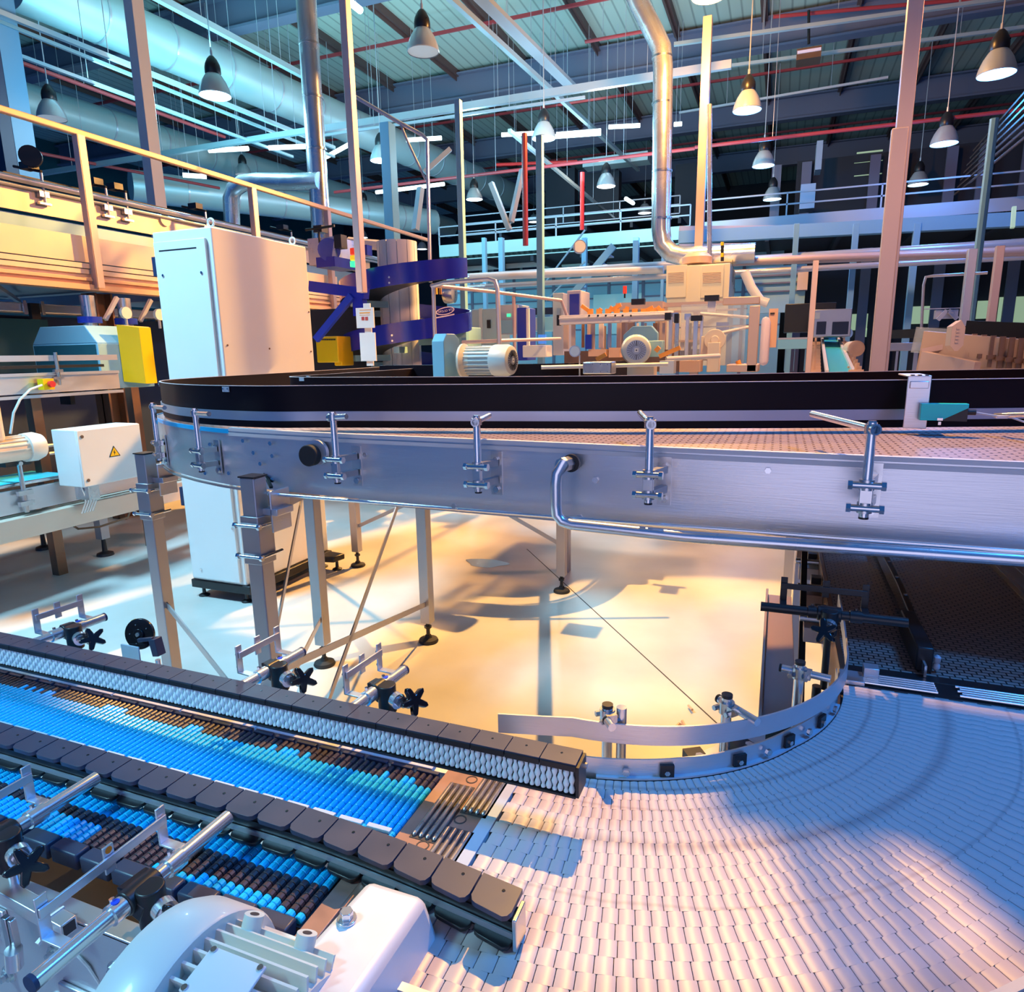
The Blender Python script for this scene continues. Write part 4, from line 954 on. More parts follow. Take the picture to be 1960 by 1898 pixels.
# rail conveyor left
rc = thing('infeed_conveyor', 'steel infeed conveyor with emergency switch leading to the grey hood', 'conveyor', (-4.6, 1.8, .9))
zr1, zr0 = ax(0, 722, -4.55).z, ax(0, 757, -4.55).z
mb = MB(); mb.box((-4.6, .6, zr0), (-4.55, y0-.01, zr1)); build(mb, 'side_plate', 'brushed', rc, bev=.003)
mb = MB(); mb.box((-4.62, .6, zr1), (-4.54, y0-.01, zr1+.02)); mb.box((-4.56, .6, zr1+.10), (-4.54, y0-.01, zr1+.14)); mb.box((-4.52, .6, zr0-.03), (-4.60, y0-.01, zr0-.01)); build(mb, 'side_rail', 'pipe', rc, sep=1)
mb = MB(); mb.box((-5.3, .6, zr1+.05), (-4.63, y0-.06, zr1+.07)); build(mb, 'belt', 'black', rc)
for y in (1.2, 1.62, 2.1):
    mb = MB(); mb.tube((-4.53, y, zr0+.05), (-4.53, y, zr1+.16), .012, 8); mb.cbox((-4.53, y, zr0+.10), (.03, .06, .02)); mb.cbox((-4.53, y, zr0+.15), (.03, .06, .02)); build(mb, 'guide_bracket', 'steel', rc)
for y in (1.95, 2.75):
    mb = MB(); mb.bar((-4.62, y, 0), (-4.62, y-.0, zr0), .07, .07); build(mb, 'leg', 'bronze', rc)
es_ = ax(88, 735, -4.50); mb = MB().use('yellow'); mb.cbox(es_, (.05, .07, .07)); es1 = single(MB().use('yellow').cbox(es_, (.06, .075, .075)).use('red').tube(es_+V((.03, .01, 0)), es_+V((.055, .01, 0)), .022, 12), 'emergency_switch', None, 'small yellow emergency switch with red button on the infeed conveyor', 'switch')
single(MB().path([ax(80, 737, -4.46), ax(58, 745, -4.44), ax(38, 765, -4.42), ax(26, 790, -4.42), ax(20, 830, -4.42)], .008, 8), 'grey_cable', 'cable', 'bent grey cable dropping from the yellow emergency switch', 'cable')
# junction box with warning triangle
BX = -4.0
yb0, yb1 = ax(152, 870, BX).y, ax(275, 870, BX).y; zb0, zb1 = ax(160, 934, BX).z, ax(152, 823, BX).z
jb = thing('junction_box', 'white wall box with yellow warning triangle above the left floor beam', 'electrical box', (BX-.1, (yb0+yb1)/2, zb0))
mb = MB(); mb.box((BX-.24, yb0, zb0), (BX-.012, yb1, zb1)); build(mb, 'box', 'cabinet', jb, bev=.006)
mb = MB(); mb.box((BX-.012, yb0+.004, zb0+.004), (BX, yb1-.004, zb1-.004)); dd = build(mb, 'lid', 'cabinet', jb, bev=.003)
mb = MB()
for y, z in ((yb0+.035, zb1-.045), (yb0+.035, zb0+.045)): mb.tube((BX, y, z), (BX+.004, y, z), .011, 14)
build(mb, 'lid_screw', 'bronze', dd, sep=1)
c = ax(219, 866, BX+.001); 
tri = lambda r, e: [(c.x+e, c.y-r*.9, c.z-r*.55), (c.x+e, c.y+r*.9, c.z-r*.55), (c.x+e, c.y, c.z+r)]
mb = MB().use('black'); mb.prism(tri(.048, .000), (.001, 0, 0)); mb.use('yellow').prism(tri(.038, .0012), (.0006, 0, 0)); mb.use('black').prism([(c.x+.002, c.y+.003, c.z+.022), (c.x+.002, c.y-.008, c.z+.001), (c.x+.002, c.y-.001, c.z+.001), (c.x+.002, c.y-.004, c.z-.018), (c.x+.002, c.y+.008, c.z+.005), (c.x+.002, c.y+.001, c.z+.005)], (.0005, 0, 0)); build(mb, 'warning_triangle', None, dd)
mb = MB()
for k in range(5):
    y = yb0+.05+.02*k; mb.path([V((BX-.1, y, zb0)), V((BX-.09, y+.01, zb0-.06)), V((BX-.12, y+.03, zb0-.12)), V((BX-.16, y+.02, zb0-.2))], .006, 6)
mb.box((BX-.18, yb0+.06, zb0-.10), (BX-.05, yb0+.14, zb0)); build(mb, 'cable_gland', 'steel', jb)
# orange-lit floor beam and low conveyor
lb = thing('floor_beam_conveyor', 'low blue belt conveyor on a long pale beam left of the cabinet', 'conveyor', (-4.3, 2, 0))
zA, zB2 = ax(0, 1000, -4.2).z, ax(0, 1043, -4.2).z
mb = MB(); mb.box((-4.35, .4, zB2), (-4.2, 3.2, zA)); build(mb, 'long_beam', 'mezzlight', lb, bev=.004)
mb = MB(); mb.box((-4.30, .4, zA+.02), (-4.27, 2.9, zA+.17)); build(mb, 'side_plate', 'brushed', lb)
mb = MB(); mb.box((-4.75, .4, zA+.185), (-4.31, 1.95, zA+.20)); build(mb, 'belt', 'cyanbelt', lb)
mb = MB(); mb.tube((-4.29, .4, zA+.20), (-4.29, 1.95, zA+.20), .012, 8); mb.tube((-4.8, .4, zA+.3), (-4.8, 2.4, zA+.3), .015, 8); mb.tube((-4.8, .4, zA+.36), (-4.8, 2.4, zA+.36), .015, 8); build(mb, 'guide_tube', 'steel', lb, sep=1)
for y in (1.55,):
    mb = MB().use('steel'); mb.tube((-4.24, y, zA+.02), (-4.24, y, zA+.34), .014, 8); mb.cbox((-4.23, y, zA+.08), (.03, .09, .03)); mb.cbox((-4.23, y, zA+.15), (.03, .09, .03)); mb.tube((-4.22, y, zA+.34), (-4.6, y, zA+.34), .014, 8); mb.use('black').cbox((-4.3, y, zA+.35), (.12, .16, .05)); build(mb, 'guide_bracket', None, lb)
for px, py in ((85, 1050), (202, 1062)):
    p = az(px, py, .0); q = V((p.x, p.y, 0)); mb = MB().use('legsteel'); mb.box((q.x-.035, q.y-.035, .14), (q.x+.035, q.y+.035, zB2 if px > 100 else .40)); mb.use('black').lathe(q, (0, 0, 1), [(.065, 0), (.06, .02), (.02, .035), (.015, .14)], 16); build(mb, 'leg', None, lb)
q0_, q1_ = az(85, 1050, 0), az(202, 1062, 0); mb = MB(); mb.tube((q0_.x, q0_.y, .33), (q1_.x, q1_.y, .30), .015, 8); mb.path([ax(130, 1000, -4.4), ax(150, 1012, -4.4), ax(190, 1008, -4.4), ax(245, 990, -4.4), ax(250, 975, -4.4)], .008, 6); build(mb, 'tie_rod', 'bronze', lb)
# orange motor at the left border
om = thing('gear_motor', 'peach lit upright gear motor with round white fan cap at the left border', 'motor', (-4.2, 1.2, .8))
p = ax(20, 860, -4.05)
mb = MB(); mb.tube(p+V((0, -.35, 0)), p+V((0, .08, 0)), .075, 24); build(mb, 'motor_body', 'mezzlight', om)
mb = MB(); mb.lathe(p+V((0, .08, 0)), (0, 1, 0), [(.088, 0), (.09, .06), (.075, .10), (.02, .11)], 24); build(mb, 'fan_cap', 'motorgrey', om)
mb = MB(); mb.box((p.x-.1, p.y-.45, p.z+.05), (p.x+.06, p.y-.04, p.z+.34)); build(mb, 'gearbox', 'mezzlight', om, bev=.03)
mb = MB()
for k in range(12): mb.bar(p+V((.078*math.cos(k*.35), -.3, .078*math.sin(k*.35))), p+V((.078*math.cos(k*.35), .07, .078*math.sin(k*.35))), .006, .006)
build(mb, 'cooling_fin', 'motorgrey', om, sep=1)
# ================================================================== SPIRAL CONVEYOR
sp0 = ay(769, 600, 5.0); SXc, SYc = sp0.x+.06, 5.0
spc = thing('spiral_conveyor', 'blue and purple spiral conveyor winding round a pale column behind the guards', 'conveyor', (SXc, SYc, 0))
mb = MB(); zt_ = ay(769, 455, 4.8).z
for k in range(12):
    a0 = 2*PI*k/12+.02; a1 = 2*PI*(k+1)/12-.02
    P = [V((SXc-.08+.20*math.cos(a0+(a1-a0)*q/4), SYc+.20*math.sin(a0+(a1-a0)*q/4), 0)) for q in range(5)]
    P2 = [V((SXc-.08+.19*math.cos(a0+(a1-a0)*q/4), SYc+.19*math.sin(a0+(a1-a0)*q/4), 0)) for q in range(5)][::-1]
    mb.prism(P+P2, (0, 0, zt_))
mb.tube((SXc-.08, SYc, 0), (SXc-.08, SYc, zt_-.01), .188, 24); build(mb, 'column', 'white', spc)
RS = .66; zlow = ay(800, 640, SYc-RS).z
PT = .52
def helix(r, z_off, th0, th1, n):
    out = []
    for k in range(n+1):
        a = th0+(th1-th0)*k/n; out.append(V((SXc+r*math.cos(a), SYc+r*math.sin(a), zlow-.10+z_off+PT*(a-math.radians(270))/(2*PI))))
    return out
th0, th1 = math.radians(270-620), math.radians(270+458)
A = helix(RS, 0, th0, th1, 110); B = helix(RS, .185, th0, th1, 110); C_ = helix(RS-.012, .185, th0, th1, 110); D_ = helix(RS-.012, 0, th0, th1, 110)
mb = MB(); i = len(mb.v); n = len(A)
for q in range(n): mb.v += [A[q], B[q], C_[q], D_[q]]
for q in range(n-1):
    for k in range(4): mb.face([i+4*q+k, i+4*q+(k+1) % 4, i+4*q+4+(k+1) % 4, i+4*q+4+k])
og = build(mb, 'outer_guard', 'spiral', spc)
A = helix(RS-.012, .03, th0, th1, 110); B = helix(.27, .03, th0, th1, 110); A2 = helix(RS-.012, .0, th0, th1, 110); B2 = helix(.27, 0, th0, th1, 110)
mb = MB(); 
for q in range(n): mb.v += [A[q], B[q], B2[q], A2[q]]
for q in range(n-1):
    for k in range(4): mb.face([4*q+k, 4*q+(k+1) % 4, 4*q+4+(k+1) % 4, 4*q+4+k])
build(mb, 'slat_track', 'black', spc)
mb = MB()
for k in range(14):
    a = math.radians(270)-PI*1.9+k*.9; z = zlow-.10+PT*(a-math.radians(270))/(2*PI)
    mb.bar((SXc+.19*math.cos(a), SYc+.19*math.sin(a), z-.06), (SXc+.60*math.cos(a), SYc+.60*math.sin(a), z-.06), .05, .06)
build(mb, 'support_arm', 'paleblue', spc, sep=1)
mb = MB()
for zz in (0, PT, -PT):
    for dz in (.03, .08): 
        a = math.radians(287); mb.tube(V((SXc+RS*math.cos(a), SYc+RS*math.sin(a), zlow-.08+zz+dz)), V((SXc+(RS+.006)*math.cos(a), SYc+(RS+.006)*math.sin(a), zlow-.08+zz+dz)), .010, 8)
build(mb, 'bolt', 'chrome', spc, sep=1)
# oval logo with words on the lower band, curved round the guard
def onband(u, z, e=.004):
    a = math.radians(270)+u/RS; return V((SXc+(RS+e)*math.cos(a), SYc+(RS+e)*math.sin(a), z))
lc = ay(833, 591, SYc-RS*.92); aL = math.atan2(lc.y-SYc, lc.x-SXc); aL = math.acos(max(-1, min(1, (lc.x-SXc)/RS))); u0 = (PI/2-aL)*RS-.16
zlg = lc.z
mb = MB(); n = 40; w_, h_ = .112, .036
ring_o = [onband(u0+w_*math.cos(2*PI*k/n), zlg+.02*math.cos(2*PI*k/n)+h_*math.sin(2*PI*k/n)) for k in range(n)]
ring_i = [onband(u0+w_*.86*math.cos(2*PI*k/n), zlg+.017*math.cos(2*PI*k/n)+h_*.76*math.sin(2*PI*k/n)) for k in range(n)]
mb.v += ring_o+ring_i
for k in range(n): mb.face([k, (k+1) % n, n+(k+1) % n, n+k])
for k in range(10):
    pass
i = len(mb.v); mb.v += [onband(u0-.11, zlg-.072), onband(u0, zlg-.054), onband(u0+.11, zlg-.034), onband(u0+.11, zlg-.022), onband(u0, zlg-.042), onband(u0-.11, zlg-.060)]
mb.face([i, i+1, i+4, i+5]); mb.face([i+1, i+2, i+3, i+4]); lg = build(mb, 'logo', 'lilac', spc, smooth=False)
word = 'APOLLO VTS'
mt_ = MB()
for k, chx in enumerate(word):
    if chx == ' ': continue
    u = u0+(k-4.5)*.0172; p = onband(u, zlg+(k-4.5)*.003, .006); a = math.radians(270)+u/RS
    textmesh(mt_, chx, p, .030, (PI/2, -.17, a+PI/2), .0005)
build(mt_, 'logo_text', 'lilac', spc, smooth=False)

# purple bracket, yellow box, signs, signal tower
pb = thing('purple_bracket', 'purple steel bracket arm with diagonal strut right of the white cabinet', 'bracket', (-3.4, 3.9, 1.9))
T = 3.9
mb = MB(); a, b_ = ay(596, 548, T), ay(702, 562, T); mb.bar(a, b_, .08, .09); c_ = ay(688, 600, T); mb.bar(ay(688, 565, T), ay(690, 605, T), .07, .10); build(mb, 'arm', 'spiral', pb)
mb = MB(); mb.bar(ay(605, 650, T-.04), ay(674, 566, T-.04), .04, .06); build(mb, 'strut', 'bluepaint', pb)
yb = single(MB().pbox(607, 643, 645, 694, 4.2, .25).pbox(640, 655, 652, 700, 4.25, .2), 'yellow_box', 'yellow', 'yellow box with black print in the dark gap right of the cabinet', 'box', bev=.01)
for k in range(3): pass
p = ay(626, 650, 4.198); a_ = bpy.data.objects['yellow_box']
mb = MB()
for k in range(9): mb.pbox(612+3.4*k, 648, 614.5+3.4*k, 651, 4.197, .002)
build(mb, 'print', 'black', yb)
dk = single(MB().pbox(598, 588, 700, 720, 4.9, .3), 'dark_filler', 'walldark', 'solid dark filler box behind the diagonal purple strut', 'panel')  # near-black box standing in for the dark gap
sg = thing('notice_board', 'cream notice with yellow print on a narrow stand beside the blue spiral', 'sign', tuple(ay(700, 695, 3.4)))
mb = MB(); mb.pbox(683, 588, 714, 628, 3.4, .012); nb = build(mb, 'upper_sheet', 'paper', sg)
mb = MB(); mb.pbox(691, 636, 717, 691, 3.41, .012); build(mb, 'lower_sheet', 'paper', sg); mb = MB(); mb.pbox(702, 580, 708, 700, 3.424, .01); build(mb, 'stand', 'paper', sg)
mb = MB().use('orange'); mb.pbox(688, 597, 708, 600, 3.398, .002); mb.pbox(688, 602, 708, 603.5, 3.398, .002); mb.pbox(688, 592, 710, 594, 3.398, .002); mb.use('redpipe').pbox(692, 606, 697, 613, 3.398, .002); mb.pbox(699, 606, 704, 613, 3.398, .002); build(mb, 'print', None, nb)
sl = thing('signal_tower', 'signal light tower with red, yellow and green segments beside the tall post', 'signal light', tuple(ay(680, 515, 4.2)))
for (y0, y1, m_, nm) in ((475, 488, 'redglow', 'red_lens'), (489, 499, 'amberglow', 'yellow_lens'), (500, 511, 'greenglow', 'green_lens')):
    a = ay(672, y1, 4.2); b_ = ay(688, y0, 4.2); mb = MB(); mb.tube(((a.x+b_.x)/2, 4.2, a.z), ((a.x+b_.x)/2, 4.2, b_.z), (b_.x-a.x)/2, 18); build(mb, nm, m_, sl)
# blue guard shapes left of post (conveyor end) and black clamps above cabinet
te = thing('tail_end', 'tail of the platform conveyor with navy drum and clamps above the cabinet corner', 'conveyor end', tuple(ay(640, 510, 4.6)))
mb = MB(); mb.pbox(592, 452, 640, 508, 4.6, .4); build(mb, 'side_plate', 'steel', te)
mb = MB(); mb.tube(ay(630, 478, 4.58), ay(630, 478, 4.9), .11, 20); mb.pbox(606, 490, 640, 512, 4.57, .4); build(mb, 'drum', 'spiral', te)
mb = MB(); mb.pbox(600, 430, 615, 445, 4.55, .1); mb.pbox(640, 448, 652, 475, 4.55, .1); mb.tube(ay(585, 440, 4.55), ay(640, 432, 4.55), .012, 8); mb.tube(ay(610, 440, 4.55), ay(612, 465, 4.55), .012, 8); build(mb, 'clamp', 'black', te)
mb = MB(); mb.pbox(650, 468, 702, 492, 5.3, .1); build(mb, 'purple_guard', 'spiral', te)
mb = MB(); mb.pbox(640, 500, 672, 515, 4.9, .2); build(mb, 'white_box', 'white', te)
gwin = single(MB().path([ay(668, 463, 6.0), ay(700, 467, 6.0), ay(735, 470, 6.0)], .06, 10), 'curved_trough', 'wear', 'pale curved trough reaching the top of the blue spiral from the left', 'trough')

# ================================================================== silver tube railing in the middle
tr = thing('tube_railing', 'silver tube railing with rounded corners between the blue spiral and the packing machine', 'railing', tuple(ay(840, 660, 5)))
T = 4.4
mb = MB(); mb.path([ay(826, 548, T), ay(850, 541, T), ay(935, 534, T), ay(948, 538, T), ay(952, 552, T), ay(956, 660, T)], .020, 12); build(mb, 'front_rail', 'pipe', tr)
mb = MB(); mb.path([ay(826, 546, T), ay(940, 558, T+1.0), ay(1074, 575, T+1.9), ay(1086, 606, T+1.9)], .018, 12); build(mb, 'sloping_rail', 'postpink', tr)
mb = MB(); mb.path([ay(829, 546, T), ay(834, 700, T)], .018, 12); build(mb, 'post', 'pipe', tr)
mb = MB(); mb.path([ay(983, 564, T+1.3), ay(986, 700, T+1.3)], .018, 12); build(mb, 'post', 'postpink', tr)
mb = MB(); mb.path([ay(885, 655, T), ay(956, 652, T), ay(1072, 648, T+1.6)], .016, 12); build(mb, 'lower_rail', 'postpink', tr)

# ================================================================== motors above the guards
def small_motor(label, c, axis, r, L, capm='motorgrey'):
    th = thing('electric_motor', label, 'motor', tuple(c-V((0, 0, r))), 'motors above the black guards')
    axis = V(axis).normalized(); x, y = basis(axis)
    mb = MB(); mb.tube(c-axis*L*.45, c+axis*L*.20, r*.82, 28); build(mb, 'motor_body', 'motorgrey', th)
    mb = MB()
    for k in range(22):
        a = 2*PI*k/22; o = x*math.cos(a)+y*math.sin(a); mb.bar(c-axis*L*.40+o*r*.86, c+axis*L*.16+o*r*.86, r*.05, r*.16, up=o)
    build(mb, 'cooling_fin', 'motorgrey', th, sep=1)
    mb = MB(); mb.lathe(c+axis*L*.16, axis, [(r*.98, 0), (r, L*.02), (r, L*.24), (r*.9, L*.31), (r*.72, L*.33)], 32); cp = build(mb, 'fan_cover', 'motorgrey', th)
    mb = MB(); mb.tube(c+axis*(L*.49), c+axis*(L*.495), r*.66, 28)
    build(mb, 'fan_grille', 'slotgrey', cp)
    mb = MB()
    for k in range(24):
        a = 2*PI*k/24; o = x*math.cos(a)+y*math.sin(a); mb.bar(c+axis*L*.497+o*r*.28, c+axis*L*.497+o*r*.62, r*.05, r*.02)
    tag(build(mb, 'grille_slot', 'black', cp), kind='stuff')
    mb = MB().use('white'); q = c+axis*L*.50; mb.bar(q-x*r*.13, q+x*r*.13, r*.26, r*.03, up=axis) if abs(axis.z) < .9 else None; mb.use('black').tube(q, q+axis*r*.02, r*.05, 8); build(mb, 'name_tag', None, cp)
    return th, x, y
cA = ay(922, 690, 2.25)
mA, _, _ = small_motor('larger white finned motor lying sideways above the guard with a pale gearbox plate', cA+V((.03, 0, 0)), (1, -.12, 0), .086, .335)
mb = MB(); mb.lathe(cA-V((.115, 0, 0)), (1, 0, 0), [(.095, 0), (.095, .012), (.065, .03), (.06, .06)], 28); build(mb, 'flange', 'cream', mA)
a = ay(846, 718, 2.25); mb = MB(); y0_ = 2.14; mb.prism([(a.x, y0_, 1.38), (a.x, y0_+.2, 1.38), (a.x, y0_+.2, cA.z+.12), (a.x, y0_+.14, cA.z+.15), (a.x, y0_+.04, cA.z+.15), (a.x, y0_, cA.z+.11)], (.075, 0, 0)); build(mb, 'gearbox', 'paleblue', mA, bev=.004)
cB = ay(1216, 668, 3.1)
mBm, _, _ = small_motor('round white motor seen end on in front of the packing machine', cB, (.25, -1, -.05), .092, .28)
mb = MB(); mb.prism([cB+V((-.10, .10, .04)), cB+V((.12, .10, .04)), cB+V((.12, .10, .10)), cB+V((.08, .10, .145)), cB+V((-.04, .10, .145)), cB+V((-.10, .10, .09))], (0, .06, 0)); mb.cbox(cB+V((.13, .02, .0)), (.09, .09, .10)); build(mb, 'terminal_box', 'paleblue', mBm, bev=.004)
mb = MB(); mb.box((cB.x-.05, cB.y, 1.34), (cB.x+.12, cB.y+.12, cB.z-.09)); build(mb, 'motor_foot', 'cream', mBm)
gd = thing('dial_gauge', 'small round dial with grey rim on a thin stem behind the guard', 'gauge', tuple(ay(1105, 705, 2.6)))
c = ay(1100, 672, 2.6); mb = MB(); mb.tube(c, c+V((.01, -.03, 0)), .033, 26); build(mb, 'rim', 'slotgrey', gd); mb = MB(); mb.tube(c+V((.01, -.03, 0)), c+V((.0105, -.032, 0)), .027, 26); build(mb, 'face', 'white', gd)
mb = MB(); mb.tube(c+V((.03, 0, -.02)), c+V((.03, 0, -.15)), .005, 8); build(mb, 'stem', 'chrome', gd)
bc = thing('bearing_clamp', 'grey bearing clamp block on a long round shaft behind the guard', 'clamp', tuple(ay(1143, 716, 2.35)))
mb = MB(); a = ay(1036, 703, 2.35); b_ = ay(1278, 697, 2.6); mb.tube(a, b_, .011, 14); build(mb, 'shaft', 'wear', bc)
mb = MB(); mb.pbox(1115, 692, 1170, 716, 2.28, .12); build(mb, 'clamp_block', 'steel', bc, bev=.006)
mb = MB()
for px in (1122, 1135, 1150, 1163):
    for py in (697, 711): p = ay(px, py, 2.28); mb.tube(p, p-V((0, .004, 0)), .004, 8)
build(mb, 'screw', 'bolt', bc, sep=1)

# second bend of dark guards behind (casts the curved shade on the floor)
bg = thing('rear_guard_conveyor', 'second black guarded conveyor bending away behind the motors', 'conveyor', (-1.4, 2.8, 0))
P = smoothpts([(-2.1, 2.46), (-1.7, 2.46), (-1.3, 2.47), (-1.0, 2.53), (-.82, 2.70), (-.76, 3.0), (-.76, 3.4), (-.76, 3.95)], 6)
mb = MB(); mb.wall(P, 1.30, ZG+.02, .004); build(mb, 'outer_guard', 'guard', bg)
mb = MB(); mb.wall(P, ZG+.0185, ZG+.02, .006); build(mb, 'edge_trim', 'guardedge', bg)
mb = MB(); strip(outoff(P, .10), outoff(P, .55), 1.30, 0, mb); build(mb, 'belt', 'brownbelt', bg)
mb = MB(); mb.wall(P, 1.20, 1.30, .003); build(mb, 'side_panel', 'brushed', bg)
mb = MB(); strip(outoff(P, -.005), outoff(P, -.17), 1.20, 0, mb); build(mb, 'shadow_strip', 'legsteel', bg)  # added unseen strip, widens the conveyor's shadow on the floor
for x, y in ((-1.1, 3.2),): mb = MB(); mb.box((x-.03, y-.03, 0), (x+.03, y+.03, 1.18)); build(mb, 'leg', 'legsteel', bg)

# ================================================================== PACKING MACHINE
pm = thing('packing_machine', 'orange lit packing machine with hanging blades and clear guards behind the motors', 'machine', (-.4, 4.6, .2))
T = 4.3
mb = MB(); a = ay(1072, 613, T); b_ = ay(1288, 604, T); mb.bar(a, b_, .06, .075); mb.bar(a+V((0, -.035, .012)), b_+V((0, -.035, .012)), .02, .016); build(mb, 'profile_beam', 'wear', pm, bev=.006)
mb = MB().use('black'); mb.bar(a-V((.02, 0, 0)), a, .062, .085)
for px in (1128, 1145, 1160, 1178, 1192, 1208): p = ay(px, 604, T-.04); mb.tube(p, p-V((0, .01, 0)), .008, 8)
build(mb, 'beam_end', None, pm)
random.seed(5)
for k in range(15):
    px = 1078+17.2*k+random.uniform(-2, 2); tz = T+.02 if k % 2 else T+.15
    mb = MB(); wv = random.choice((5, 7, 9)); mb.pbox(px, 618, px+wv, 668+random.uniform(-4, 6), tz, .02); build(mb, 'hanging_blade', random.choice(('steel', 'warmpanel', 'wear', 'bronze', 'warmpanel')), pm)
mb = MB()
for k in range(16):
    px = random.uniform(1082, 1330); mb.pbox(px, random.uniform(585, 640), px+random.uniform(6, 18), random.uniform(645, 690), T+random.uniform(.3, .9), .06)
build(mb, 'inner_plate', 'warmpanel', pm, sep=1)
mb = MB()
for k in range(9):
    px = 1130+17*k; p = ay(px, 597, T+.05); mb.bar(p, p+V((random.uniform(-.10, .12), 0, random.uniform(.02, .06))), .02, .03); mb.cbox(p, (.04, .04, .05))
for k in range(4): p = ay(1148+random.uniform(0, 80), 682, 3.2+.1*k); 
build(mb, 'orange_lever', 'orange', pm, sep=2)
mb = MB(); mb.pbox(1178, 576, 1268, 594, T+.4, .3); mb.pbox(1262, 572, 1455, 588, T+.5, .05); mb.pbox(1290, 590, 1410, 598, T+.2, .05); mb.pbox(1300, 622, 1430, 628, T+.3, .05); mb.pbox(1290, 650, 1330, 655, T, .04); build(mb, 'cross_bar', 'warmpanel', pm, sep=1)
mb = MB(); mb.pbox(1208, 571, 1233, 583, T+.1, .06); mb.pbox(1348, 564, 1376, 576, T-.3, .06); build(mb, 'black_sensor', 'black', pm, sep=1)
mb = MB(); mb.pbox(1354, 576, 1370, 597, T-.28, .04); mb.pbox(1262, 690, 1290, 715, T-1.4, .1); build(mb, 'sensor_arm', 'white', pm, sep=1)
for k, (px, w_) in enumerate(((1278, 9), (1290, 10), (1310, 9), (1325, 11), (1338, 8))):
    mb = MB(); mb.pbox(px, 606, px+w_, 690, T-.25, .03); build(mb, 'upright_plate', ('pipe', 'steel')[k % 2], pm)
mb = MB().use('black'); mb.pbox(1272, 598, 1284, 612, T-.28, .05); mb.pbox(1290, 600, 1299, 618, T-.28, .05); mb.pbox(1322, 603, 1344, 614, T-.28, .05); mb.use('steel'); mb.pbox(1284, 598, 1298, 616, T-.2, .05); mb.pbox(1310, 600, 1322, 612, T-.2, .05); build(mb, 'cross_clamp', None, pm, sep=1)
mb = MB(); mb.pbox(1340, 643, 1358, 690, 3.9, .2); mb.pbox(1352, 655, 1378, 712, 3.8, .12); mb.tube(ay(1368, 650, 3.85), ay(1368, 650, 4.05), .075, 20); mb.tube(ay(1368, 650, 3.83), ay(1368, 650, 3.85), .03, 12); build(mb, 'drive_unit', 'cream', pm, bev=.004)
mb = MB(); mb.tube(ay(1275, 687, 3.3), ay(1377, 681, 3.5), .016, 12); mb.tube(ay(1340, 600, T), ay(1432, 607, T+.1), .012, 8); mb.tube(ay(1380, 637, T), ay(1437, 625, T+.1), .012, 8); build(mb, 'round_shaft', 'wear', pm, sep=1)
mb = MB(); mb.pbox(1383, 566, 1455, 584, T-.2, .05); mb.pbox(1428, 584, 1455, 712, T-.2, .05); mb.pbox(1390, 697, 1452, 712, T-.2, .4); build(mb, 'end_frame', 'warmpanel', pm, bev=.006)
mb = MB(); mb.pbox(1300, 578, 1430, 700, T+.05, .006); build(mb, 'clear_guard', 'glass', pm)
mb = MB(); mb.pbox(1080, 668, 1330, 712, T+.3, .5); build(mb, 'machine_bed', 'bronze', pm)
mb = MB(); mb.pbox(1126, 668, 1160, 682, T-.02, .2); mb.pbox(1165, 665, 1186, 684, T-.02, .2); mb.pbox(1300, 690, 1340, 712, T-.6, .2); build(mb, 'warm_block', 'mezz', pm, sep=1)
mb = MB(); mb.pbox(1120, 640, 1132, 668, T-.03, .03); mb.pbox(1370, 616, 1395, 640, T+.4, .05); build(mb, 'blue_part', 'bluepaint', pm, sep=1)
mb = MB()
for (x0, y0, x1, y1) in ((1142, 688, 1160, 678), (1262, 682, 1302, 665), (1255, 672, 1262, 664)): mb.bar(ay(x0, y0, 3.0), ay(x1, y1, 3.0), .025, .025)
build(mb, 'orange_handle', 'orange', pm, sep=1)
mb = MB(); mb.path([ay(1412, 690, T-.1), ay(1416, 700, T-.1), ay(1432, 705, T-.1), ay(1445, 700, T-.1)], .02, 10); build(mb, 'orange_hose', 'orange', pm)
# cream switch cabinet
cc = thing('cream_switch_cabinet', 'cream switch cabinet with louvres on top of the packing machine', 'cabinet', tuple(ay(1330, 700, 10.3)))
T = 10.3
mb = MB(); mb.pbox(1272, 503, 1398, 700, T, 1.3); build(mb, 'body', 'cream', cc, bev=.01)
for x0, x1 in ((1274, 1315), (1340, 1386)):
    mb = MB(); mb.pbox(x0, 506, x1, 570, T-.03, .04); dr = build(mb, 'door', 'cream', cc, bev=.004)
    mb = MB()
    for k in range(7): mb.pbox(x0+5, 521+3.1*k, x1-6, 522.3+3.1*k, T-.04, .012)
    build(mb, 'louvre', 'mezz', dr, sep=1)
bx = ay(1398, 540, T).x
mb = MB(); 
for k, (py, h2) in enumerate(((518, 8), (536, 20), (540, 18), (548, 16), (560, 5))):
    y = T+.2+.22*k; z = ax(1410, py, bx).z; mb.box((bx, y, z-.0062*h2), (bx+.004, y+.07, z+.0062*h2))
build(mb, 'side_slot', 'black', cc, sep=1)
mb = MB(); mb.lathe(ay(1334, 503, T+.3), (0, 0, 1), [(.24, -.02), (.24, .08), (.17, .14), (.02, .15)], 20); build(mb, 'roof_fan', 'mezz', cc)
fl = thing('machine_light', 'slim machine light with yellow top on the cream switch cabinet', 'signal light', tuple(ay(1382, 500, T+.2)))
